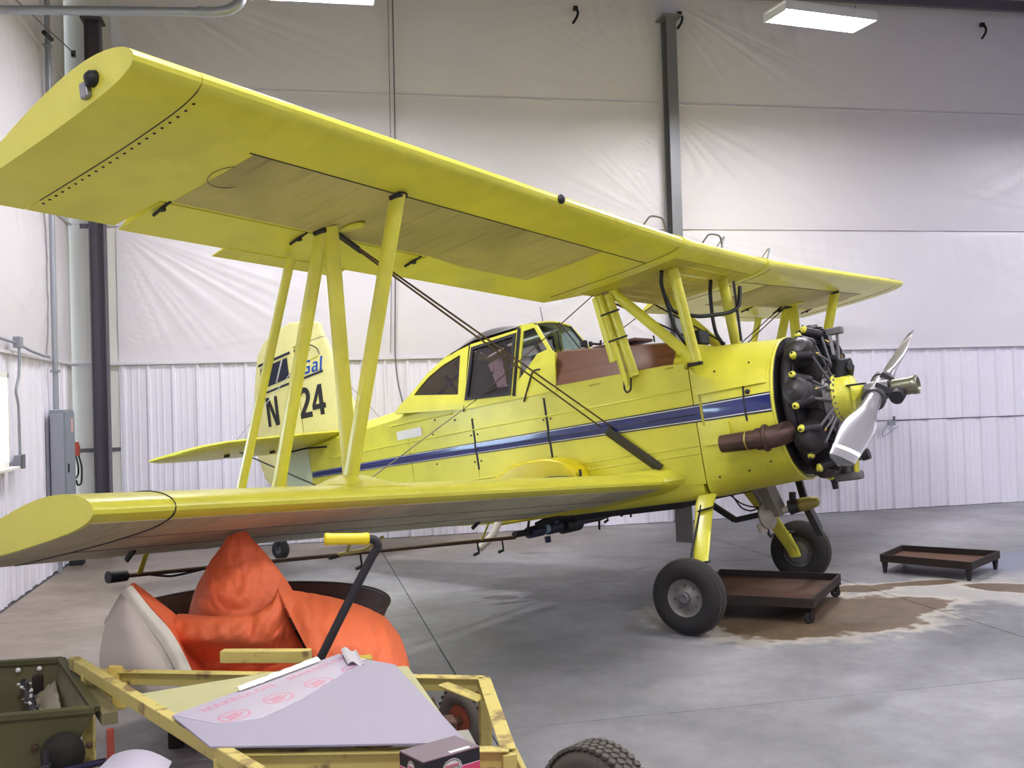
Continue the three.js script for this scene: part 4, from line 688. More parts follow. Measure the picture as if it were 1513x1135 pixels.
    for (let i = 0; i <= N; i++) {
      const t = i / N, r = lerp(0.2, 1.42, t);
      const ch = t < 0.14 ? lerp(0.13, 0.14, t / 0.14) : t < 0.45 ? lerp(0.14, 0.245, sm(0.14, 0.45, t)) : lerp(0.245, 0.19, sm(0.5, 0.9, t)) * (t > 0.88 ? Math.sqrt(Math.max(0.02, 1 - ((t - 0.88) / 0.12) ** 2)) : 1);
      const th = t < 0.14 ? lerp(0.13, 0.1, t / 0.14) : lerp(0.08, 0.012, Math.pow((t - 0.14) / 0.86, 0.6));
      const beta = lerp(68, 53, Math.pow(t, 0.8)) * D; // pitch, from the plane of rotation
      const cd = up.clone().multiplyScalar(Math.cos(beta)).add(V(-Math.sin(beta), 0, 0)), nd = up.clone().multiplyScalar(Math.sin(beta)).add(V(Math.cos(beta), 0, 0));
      const ring = []; for (let k = 0; k < T; k++) { const q = k / T * Math.PI * 2; const p = C(r).addScaledVector(cd, ch / 2 * Math.cos(q)).addScaledVector(nd, th / 2 * Math.sin(q) * (Math.sin(q) > 0 ? 1.2 : 0.7)); ring.push([p.x, p.y, p.z]); }
      rings.push(ring);
    }
    const bl = obj('blade', loft(rings, { crease: 1.0 }), M.prop, pr);
    const bandGeo = (a, b, e) => loft(rings.slice(a, b + 1).map((r) => { const c = r.reduce((q, p) => [q[0] + p[0] / T, q[1] + p[1] / T, q[2] + p[2] / T], [0, 0, 0]); return r.map((p) => { const v = V(p[0] - c[0], p[1] - c[1], p[2] - c[2]), l = v.length(); v.multiplyScalar((l + e) / Math.max(l, 1e-4)); return [c[0] + v.x, c[1] + v.y, c[2] + v.z]; }); }), { cap0: false, cap1: false, crease: 1.0 });
    obj('tip_band', bandGeo(17, 18, 0.0012), M.white, bl); obj('tip_paint', bandGeo(20, 22, 0.0014), M.black, bl);
  }
  // exhaust
  const exo = grp('exhaust_pipe', air);
  const T2p = (pts, r, n = 30) => tube(pts, r, n, 20);
  const pipe = sheet((u, v) => { const a = v * Math.PI * 2; const c = V(lerp(0.235, 0.56, u), lerp(1.395, 1.392, u), lerp(0.63, 0.635, u)); return c.add(V(0, Math.sin(a) * lerp(0.068, 0.074, u), Math.cos(a) * lerp(0.068, 0.074, u))); }, 4, 28, 0.006);
  obj('tail_pipe', pipe, M.exhaust, exo);
  obj('elbow', T2p([[0.54, 1.392, 0.635], [0.62, 1.39, 0.63], [0.7, 1.40, 0.58], [0.76, 1.42, 0.5]], 0.088), M.exhaust, exo);
  obj('flange', along(lathe([[0.05, 0], [0.105, 0], [0.11, 0.015], [0.105, 0.03], [0.05, 0.03]], 24), V(0.6, 1.392, 0.635), V(1, 0, -0.1)), M.exhaust, exo);
  obj('seam_ring', along(lathe([[0.066, 0], [0.078, 0.002], [0.078, 0.016], [0.066, 0.018]], 28), V(0.45, 1.393, 0.633), V(1, 0, 0)), M.brass, exo);
}

// ------------------------------------------------------------------ landing gear, spray gear
for (const s of [1, -1]) {
  const w = grp('main_wheel', air, [0.0405, 0.287, s * 1.249]);
  const prof = []; for (let i = 0; i <= 28; i++) { const a = -2.25 + i / 28 * 4.5; prof.push([0.2 + 0.0905 * Math.cos(a) * 1.0, 0.098 * Math.sin(a)]); }
  const ty = lathe(prof, 56); ty.rotateX(Math.PI / 2); obj('tyre', ty, M.rubber, w);
  for (const o of [-0.045, -0.015, 0.015, 0.045]) { const g = new THREE.TorusGeometry(Math.abs(o) > 0.03 ? 0.282 : 0.2885, 0.0028, 6, 64); g.translate(0, 0, o); obj('tread_rib', g, M.rubberWorn, w); }
  const rim = lathe([[0.142, -0.07], [0.152, -0.075], [0.158, -0.07], [0.15, -0.055], [0.13, -0.045], [0.13, 0.045], [0.15, 0.055], [0.158, 0.07], [0.152, 0.075], [0.142, 0.07], [0.125, 0.04], [0.07, 0.045], [0.05, 0.075], [0.03, 0.08], [0, 0.08], [0, -0.06], [0.05, -0.06], [0.1, -0.03], [0.125, -0.04], [0.142, -0.07]], 40); if (s < 0) rim.rotateX(Math.PI); rim.rotateX(Math.PI / 2); obj('rim', rim, M.wheelRim, w);
  obj('hub_cap', along(lathe([[0, 0], [0.048, 0], [0.045, 0.02], [0.03, 0.03], [0.028, 0.022], [0, 0.022]], 20), V(0, 0, s * 0.076), V(0, 0, s)), M.dullSteel, w);
  for (let k = 0; k < 8; k++) obj('rim_bolt', along(lathe([[0, 0], [0.009, 0], [0.009, 0.012], [0, 0.013]], 6), V(0.095 * Math.cos(k * 0.785), 0.095 * Math.sin(k * 0.785), s * 0.043), V(0, 0, s)), M.dullSteel, w);
  obj('brake_disc', along(lathe([[0, 0], [0.1, 0], [0.1, 0.014], [0, 0.014]], 28), V(0, 0, -s * 0.1), V(0, 0, s)), M.dullSteel, w);
  obj('brake_caliper', box(-0.06, 0.07, -s * 0.09, 0.08, 0.07, 0.05, 0.012), M.dark, w);
  obj('axle', rod([0, 0, -s * 0.16], [0, 0, s * 0.06], 0.024), M.steel, w);
  const lg = obj('landing_gear_leg', loft([[0.0, -0.055, 0.99, 0.43, 0.17, 0.045], [0.06, -0.05, 0.93, 0.52, 0.165, 0.045], [0.5, 0.0, 0.62, 0.8, 0.14, 0.042], [0.9, 0.035, 0.34, 1.045, 0.12, 0.04], [1, 0.04, 0.26, 1.09, 0.11, 0.038]].map(([, x, y, z, c, t]) => { const r = []; for (let k = 0; k < 20; k++) { const a = k / 20 * Math.PI * 2; r.push([x + c / 2 * Math.sign(Math.cos(a)) * Math.pow(Math.abs(Math.cos(a)), 0.6), y + t / 2 * Math.sin(a) * 0.6, s * (z + t / 2 * Math.sin(a) * 0.8)]); } return s > 0 ? r : r.reverse(); }), { crease: 0.6 }), M.yellow, air);
  obj('leg_clamp', merge([beam([-0.09, 0.49, s * 0.955], [0.11, 0.5, s * 0.945], 0.06, 0.016), beam([-0.08, 0.88, s * 0.6], [0.05, 0.9, s * 0.58], 0.06, 0.012)]), M.dark, lg);
  obj('brake_hose', tube([[-0.07, 0.92, s * 0.55], [-0.06, 0.6, s * 0.86], [-0.05, 0.4, s * 1.02], [-0.03, 0.34, s * 1.13]], 0.01, 24, 6), M.dark, lg);
  obj('wheel_fork', beam([0.03, 0.48, s * 0.98], [0.04, 0.287, s * 1.11], 0.03, 0.1), M.yellow, lg);
  // spray boom under the trailing edge
  const by = (z) => 0.85 + 0.0718 * (z - 0.95);
  const bm = grp('spray_boom', air);
  obj('pipe', rod([-1.85, by(0.75), s * 0.75], [-1.85, by(4.75), s * 4.75], s > 0 ? 0.017 : 0.03, 0.014, 10), s > 0 ? M.wire : M.dark, bm);
  obj('end_cap', rod([-1.85, by(4.72), s * 4.72], [-1.85, by(4.84), s * 4.84], 0.032, 0.036, 14), M.dark, bm);
  for (const z of [4.63, 2.9, 1.25]) { const tw = wp(WL, s * (z + 0.03), 0.97, -0.01); obj('hanger', strut(V(...tw), V(-1.85, by(z), s * z), 0.05, 0.014, V(0.3, 0, s * 1)), z > 4 || z < 2 ? M.yellow : M.cartYellow, bm); }
  for (let k = 0; k < 11; k++) { const z = 0.95 + k * 0.36; if (s > 0 && ![0, 1, 5].includes(k)) continue; const n = obj('nozzle', merge([rod([-1.85, by(z), s * z], [-1.85, by(z) - (s > 0 ? 0.1 : 0.05), s * z], 0.008, 0.008, 8), rod([-1.85, by(z) - (s > 0 ? 0.1 : 0.05), s * z], [-1.9, by(z) - (s > 0 ? 0.115 : 0.07), s * z + s * 0.01], 0.014, 0.014, 10)]), M.black, bm); }
  if (s < 0) for (const z of [0.8, 1.5, 2.3]) obj('drop_arm', rod([-1.85, by(z) + 0.1, s * z], [-1.88, by(z) - 0.12, s * z], 0.012, 0.012, 8), M.dark, bm);
  if (s > 0) { obj('feed_hose', tube([[-1.85, by(4.6), 4.6], [-1.86, by(4.4) - 0.03, 4.4], [-1.86, by(4.1), 4.1]], 0.008, 16, 6), M.dark, bm); obj('stay', tube([[-1.85, by(3.0), 3.0], [-1.75, by(2.8) + 0.02, 2.8], [-1.72, by(2.6) + 0.1, 2.62]], 0.014, 16, 8), M.cartYellow, bm); obj('stay_tip', rod([-1.86, by(3.02) - 0.01, 3.06], [-1.85, by(2.97), 2.96], 0.02, 0.02, 8), M.dark, bm); }
}
{ // pump, valve and plumbing under the belly
  const pm = grp('spray_pump', air);
  obj('manifold', rod([-1.85, 0.84, -0.75], [-1.85, 0.86, 0.75], 0.03, 0.03, 14), M.dark, pm);
  obj('valve_body', merge([rod([-1.85, 0.85, 0.3], [-1.85, 0.85, 0.52], 0.055, 0.055, 16), rod([-1.85, 0.85, 0.0], [-1.85, 0.85, 0.2], 0.06, 0.06, 16), box(-1.85, 0.89, 0.1, 0.1, 0.1, 0.1, 0.02), rod([-1.85, 0.78, 0.22], [-1.85, 0.72, 0.22], 0.03, 0.03, 12)]), M.blueHose, pm);
  obj('valve_band', rod([-1.85, 0.855, 0.21], [-1.85, 0.855, 0.28], 0.05, 0.05, 16), std('#9fc0d8', 0.4), pm);
  obj('strainer', merge([rod([-1.85, 0.84, -0.35], [-1.85, 0.84, -0.06], 0.075, 0.075, 18), rod([-1.85, 0.84, -0.2], [-1.7, 1.0, -0.2], 0.05, 0.05, 14)]), M.dark, pm);
  obj('hose', tube([[-1.8, 0.9, 0.45], [-1.6, 0.96, 0.4], [-1.3, 0.95, 0.3], [-1.0, 0.93, 0.15]], 0.035, 30, 12), M.dark, pm);
  obj('red_line', tube([[-1.84, 0.9, 0.15], [-1.78, 0.93, 0.05], [-1.7, 0.94, -0.05], [-1.55, 0.96, -0.1]], 0.012, 20, 8), M.red, pm);
  obj('dump_gate', box(-0.95, 0.93, 0, 1.1, 0.07, 0.5, 0.02), M.dark, pm);
  obj('drain_spout', tube([[-2.0, 1.0, 0.75], [-2.03, 0.88, 0.85], [-2.1, 0.78, 0.98]], 0.035, 16, 12), std('#cfc9bd', 0.6), pm);
  for (const z of [0.55, -0.55, 0.1]) obj('hanger', rod([-1.8, 0.98, z], [-1.85, 0.84, z], 0.012), M.dark, pm);
  // fan brake, air pump and frame between the legs
  const fd = grp('fan_pump', air);
  obj('mount', merge([beam([0.2, 1.02, -0.2], [0.25, 0.72, -0.3], 0.14, 0.1), beam([0.1, 1.0, -0.2], [0.16, 0.72, -0.32], 0.05, 0.05)]), std('#96928a', 0.55, 0.4), fd);
  obj('volute', along(lathe([[0, 0], [0.05, 0], [0.055, 0.02], [0.11, 0.022], [0.115, 0.05], [0.06, 0.06], [0.05, 0.1], [0, 0.1]], 28), V(0.12, 0.71, -0.28), V(1, 0.15, 0.25)), std('#b5b0a2', 0.5, 0.2), fd);
  obj('outlet', rod([0.2, 0.74, -0.28], [0.42, 0.77, -0.3], 0.035, 0.035, 14), std('#c9c4b6', 0.5, 0.2), fd);
  obj('clutch', merge([rod([0.36, 0.77, -0.29], [0.44, 0.78, -0.3], 0.065, 0.06, 18), rod([0.4, 0.83, -0.29], [0.41, 0.9, -0.29], 0.03, 0.03, 12)]), M.dark, fd);
  obj('fan_spinner', along(lathe([[0, 0], [0.055, 0], [0.06, 0.03], [0.055, 0.12], [0.04, 0.17], [0.02, 0.185], [0, 0.19]], 24), V(0.44, 0.78, -0.3), V(1, 0.1, -0.05)), std('#9a8f4c', 0.45, 0.3), fd);
  obj('drain', tube([[0.13, 0.62, -0.28], [0.14, 0.56, -0.28], [0.16, 0.53, -0.28]], 0.014, 10, 8), M.dark, fd);
  obj('lower_pipe', rod([0.1, 0.66, -0.26], [0.1, 0.58, -0.26], 0.05, 0.04, 14), std('#c9c4b6', 0.5, 0.2), fd);
  obj('black_frame', merge([beam([-0.4, 0.9, -0.3], [-0.16, 0.71, -0.3], 0.05, 0.05), beam([-0.16, 0.71, -0.3], [0.12, 0.74, -0.28], 0.05, 0.05), beam([-0.4, 0.94, -0.3], [0.1, 0.98, -0.28], 0.04, 0.06)]), M.black, fd);
  obj('black_frame', merge([beam([0.44, 1.03, -0.4], [0.42, 0.74, -0.55], 0.06, 0.06), beam([0.42, 0.76, -0.55], [0.36, 0.48, -0.95], 0.06, 0.1)]), M.black, fd);
  for (const [d, e] of [[0.0, 0.0], [0.05, 0.04]]) obj('control_cable', tube([[-0.12, 0.96, -0.2 + d], [-0.05, 0.82 + e, -0.22], [0.02, 0.78 + e, -0.25], [0.1, 0.8, -0.27]], 0.007, 20, 6), M.black, fd);
  // hopper dump door seen behind the leg
  obj('spray_shield', beam([-0.65, 0.95, -0.32], [-0.71, 0.55, -0.34], 0.02, 0.17, V(1, 0.1, 0)), std('#97948f', 0.6, 0.2), air);
}

// ------------------------------------------------------------------ drip trays
function tray(corners, h, lab, legs) { // corners: plan polygon, in order
  const c = corners.reduce((a, p) => [a[0] + p[0] / 4, a[1] + p[1] / 4], [0, 0]);
  const g = grp('drip_tray', null, [c[0], 0, c[1]]); tag(g, lab, 'tray', 'rusty drip trays');
  const P = corners.map(([x, z]) => [x - c[0], z - c[1]]);
  const s = new THREE.Shape(P.map(([x, z]) => new THREE.Vector2(x, -z))); const e = new THREE.ExtrudeGeometry(s, { depth: 0.012, bevelEnabled: false }); e.rotateX(-Math.PI / 2); e.translate(0, h - 0.06, 0); obj('pan', uvBox(e), M.rust, g);
  for (let i = 0; i < 4; i++) { const [a, b] = [P[i], P[(i + 1) % 4]]; obj('side_rail', beam([a[0], h - 0.025, a[1]], [b[0], h - 0.025, b[1]], 0.018, 0.075), M.rustDark, g); }
  for (const [x, z] of P) {
    const q = [x * 0.93, z * 0.93], k = grp('caster', g, [q[0], 0, q[1]]);
    if (legs) obj('leg', rod([0, 0, 0], [0, h - 0.06, 0], 0.018, 0.032, 8), M.dark, k);
    else { const w = lathe([[0.012, -0.014], [0.04, -0.014], [0.045, -0.008], [0.045, 0.008], [0.04, 0.014], [0.012, 0.014]], 20); w.rotateX(Math.PI / 2); w.translate(0, 0.045, 0); obj('wheel', w, M.dark, k); obj('fork', merge([box(0.012, 0.075, 0.022, 0.03, 0.07, 0.005, 0.001), box(0.012, 0.075, -0.022, 0.03, 0.07, 0.005, 0.001), box(0.012, h - 0.07, 0, 0.06, 0.02, 0.06, 0.003)]), M.rustDark, k); }
  }
}
tray([[-0.62, 0.35], [0.0, -0.66], [0.86, -0.05], [0.1, 0.86]], 0.19, 'rusty brown drip tray on casters standing by the far main wheel', false);
tray([[1.84, -0.98], [2.36, -1.42], [2.98, -0.72], [2.32, -0.25]], 0.17, 'rusty brown drip tray standing by itself on the open floor at the right', true);
// ------------------------------------------------------------------ foreground: cart, sheets, tub, tarpaulin, spreader, carton, tyre
const CHY = 0.75; // height of the cart's top rails
{
  const BL = V(-4.68, CHY, 3.62), BR = V(-3.115, CHY, 4.25), FR = V(-3.19, CHY, 5.07), FL = V(-4.06, CHY, 4.84);
  const g = grp('cart'); tag(g, 'yellow angle-iron cart frame with a black lever and yellow grip, in the foreground', 'cart');
  const angle = (a, b) => merge([beam(a, b, 0.05, 0.006), beam(a.clone().add(V(0, -0.028, 0)), b.clone().add(V(0, -0.028, 0)), 0.006, 0.055)]);
  obj('rear_rail', angle(BL, BR), M.cartYellow, g); obj('right_rail', angle(BR, FR), M.cartYellow, g); obj('front_rail', angle(FR, FL), M.cartYellow, g);
  obj('left_rail', beam(BL.clone().lerp(FL, -0.14), BL.clone().lerp(FL, 1.2), 0.042, 0.05), M.cartYellow, g);
  obj('lower_rail', beam(FR.clone().add(V(0, -0.13, 0)), FL.clone().add(V(0, -0.13, 0.02)), 0.03, 0.09), M.cartYellow, g);
  for (const p of [BR, FR, FL, BL]) obj('corner_post', box(p.x, CHY / 2 + 0.0, p.z, 0.045, CHY - 0.02, 0.045, 0.004), M.cartYellow, g);
  obj('corner_gusset', beam(BR.clone().add(V(-0.16, -0.015, -0.02)), BR.clone().add(V(-0.03, -0.05, 0.12)), 0.06, 0.008), M.cartYellow, g);
  obj('corner_gusset', beam(FR.clone().add(V(0.01, -0.02, -0.03)), FR.clone().add(V(0.06, -0.14, 0.06)), 0.02, 0.06), M.cartYellow, g);
  obj('corner_clip', merge([rod(BL.clone().add(V(0.1, -0.1, 0.06)), BL.clone().add(V(0.12, 0.02, 0.05)), 0.03, 0.03, 12), box(BL.x + 0.14, CHY - 0.09, BL.z + 0.1, 0.06, 0.1, 0.06, 0.01)]), std('#d8bd62', 0.6), g);
  obj('cross_bar', beam([-4.13, CHY + 0.045, 3.74], [-3.77, CHY + 0.045, 3.86], 0.05, 0.05), M.cartYellow, g);
  obj('cross_bar', beam([-3.6, 0.66, 4.05], [-3.62, 0.66, 4.94], 0.06, 0.05), M.cartYellow, g);
  obj('clamp', box(-3.56, CHY + 0.03, 3.98, 0.07, 0.05, 0.06, 0.01), std('#b9a23a', 0.5), g);
  // lever with its grip
  const lv = obj('lever', tube([[-3.755, 0.71, 3.78], [-3.64, 0.92, 3.76], [-3.505, 1.16, 3.75], [-3.47, 1.215, 3.75], [-3.485, 1.242, 3.75], [-3.52, 1.25, 3.75], [-3.58, 1.252, 3.75]], 0.0185, 60, 14), M.dark, g);
  obj('grip', (() => { const q = lathe([[0, 0], [0.022, 0], [0.026, 0.006], [0.027, 0.02], [0.025, 0.03], [0.025, 0.17], [0.027, 0.18], [0.025, 0.19], [0, 0.194]], 24); return along(q, V(-3.507, 1.248, 3.75), V(-1, 0.05, 0)); })(), M.cartGrip, lv);
  obj('lever_socket', rod([-3.77, 0.67, 3.79], [-3.735, 0.76, 3.785], 0.03, 0.03, 14), M.dark, g);
  obj('foot_plate', box(-3.33, 0.70, 4.86, 0.15, 0.012, 0.3, 0.003), std('#a39f96', 0.55, 0.3), g); obj('plate_slot', box(-3.315, 0.708, 4.84, 0.016, 0.006, 0.13, 0.003), M.dark, g);
}
{ // sheet stock lying on the frame
  const y = CHY + 0.012;
  const slab = (pts, yy, th, mat, name, lab, cat) => { const s = new THREE.Shape(pts.map(([x, z]) => new THREE.Vector2(x, -z))); const e = new THREE.ExtrudeGeometry(s, { depth: th, bevelEnabled: false }); e.rotateX(-Math.PI / 2); e.translate(0, yy, 0); const m = obj(name, uvBox(e), mat, null); if (lab) tag(m, lab, cat); return m; };
  slab([[-4.42, 4.13], [-3.846, 3.94], [-3.39, 4.05], [-3.335, 4.9], [-4.03, 4.78]], y, 0.006, std('#b9b78c', 0.5, 0, { map: grimeTex }), 'backing_sheet', 'pale yellowish sheet lying lowest on the cart, under the printed film sheet', 'sheet');
  // film-covered sheet: wording and roundels printed on the protective film
  const cv = document.createElement('canvas'); cv.width = 1024; cv.height = 512; const cx = cv.getContext('2d');
  cx.fillStyle = '#bcb5c6'; cx.fillRect(0, 0, 1024, 512);
  cx.fillStyle = '#c78fa4'; cx.font = 'bold 74px sans-serif'; cx.fillText('MAKROLON', 90, 110); cx.fillText('MAKROLON', 590, 110);
  for (let k = 0; k < 4; k++) { const x = 130 + k * 250, yy = 270; cx.lineWidth = 14; cx.strokeStyle = '#c995a8'; cx.beginPath(); cx.ellipse(x, yy, 70, 60, 0, 0, 7); cx.stroke(); cx.fillStyle = '#cb7f93'; cx.fillRect(x - 48, yy - 26, 80, 14); cx.fillRect(x - 40, yy - 4, 86, 14); cx.fillRect(x - 50, yy + 18, 70, 14); }
  const tx = new THREE.CanvasTexture(cv); tx.colorSpace = THREE.SRGBColorSpace;
  const film = new THREE.MeshPhysicalMaterial({ map: tx, roughness: 0.25, clearcoat: 0.6, clearcoatRoughness: 0.1 });
  const A = V(-4.24, y + 0.012, 4.53), B = V(-3.66, y + 0.03, 3.96), C2 = V(-3.45, y + 0.022, 4.16), D2 = V(-3.315, y + 0.012, 5.06), E2 = V(-4.09, y + 0.012, 4.86);
  const acr = grp('acrylic_sheet'); tag(acr, 'grey lilac acrylic sheet with a pink printed protective film, on top of the cart', 'sheet');
  const shp = (pts, th, mat, name) => { const s = new THREE.Shape(pts.map((p) => new THREE.Vector2(p.x, -p.z))); const e = new THREE.ExtrudeGeometry(s, { depth: th, bevelEnabled: false }); e.rotateX(-Math.PI / 2); const pp = e.attributes.position; for (let i = 0; i < pp.count; i++) { const z = pp.getZ(i); pp.setY(i, pp.getY(i) + lerp(y + 0.012, y + 0.05, clamp((4.8 - z) / 0.9))); } e.computeVertexNormals(); return obj(name, e, mat, acr); };
  shp([A, B, C2, D2, E2], 0.006, std('#a19cab', 0.4), 'panel');
  // film strip: rows run along the edge A-B, folded back on a diagonal
  const u = B.clone().sub(A).setY(0), L = u.length(); u.normalize(); const w = V(-u.z, 0, u.x);
  const P = [[0.0, 0.002], [L, 0.002], [L + 0.0, 0.15], [L * 0.42, 0.27], [L * 0.16, 0.29], [0.02, 0.2]];
  const fs = shp(P.map(([a, b]) => A.clone().addScaledVector(u, a).addScaledVector(w, b)), 0.0085, film, 'film');
  { const p = fs.geometry.attributes.position, uv = fs.geometry.attributes.uv; for (let i = 0; i < p.count; i++) { const dx = p.getX(i) - A.x, dz = p.getZ(i) - A.z; uv.setXY(i, (dx * u.x + dz * u.z) / 0.82, 1 - (dx * w.x + dz * w.z) / 0.36); } }
  obj('film_edge', sheet((a, b) => { const q = A.clone().addScaledVector(u, 0.28 + a * (L - 0.4)).addScaledVector(w, -0.015 + 0.035 * b); return V(q.x, lerp(y + 0.026, y + 0.064, clamp((4.8 - q.z) / 0.9)) + 0.012 * Math.sin(b * Math.PI) * (0.5 + noise(a * 14, b)), q.z); }, 24, 5, 0.002), new THREE.MeshPhysicalMaterial({ color: '#f4f1e6', roughness: 0.12, clearcoat: 1 }), acr);
  const tape = obj('tape_scrap', sheet((a, b) => V(-3.65 + 0.06 * a + 0.02 * b, y + 0.075 - 0.02 * b + 0.01 * Math.sin(a * 6), 3.98 + 0.16 * b), 10, 8, 0.002), std('#bdb9bd', 0.4), acr);
  // small offcut under the left rail
  const off = sheet((a, b) => V(-4.42 + 0.2 * a - 0.02 * b, 0.70 + 0.03 * (1 - a) * b + 0.03 * Math.sin(a * 3), 4.60 + 0.3 * b + 0.14 * a), 10, 8, 0.004);
  tag(obj('film_offcut', off, new THREE.MeshPhysicalMaterial({ color: '#bdb8c8', roughness: 0.3, clearcoat: 0.4 }), null), 'curled white film offcut poking out below the left rail of the cart', 'offcut');
}
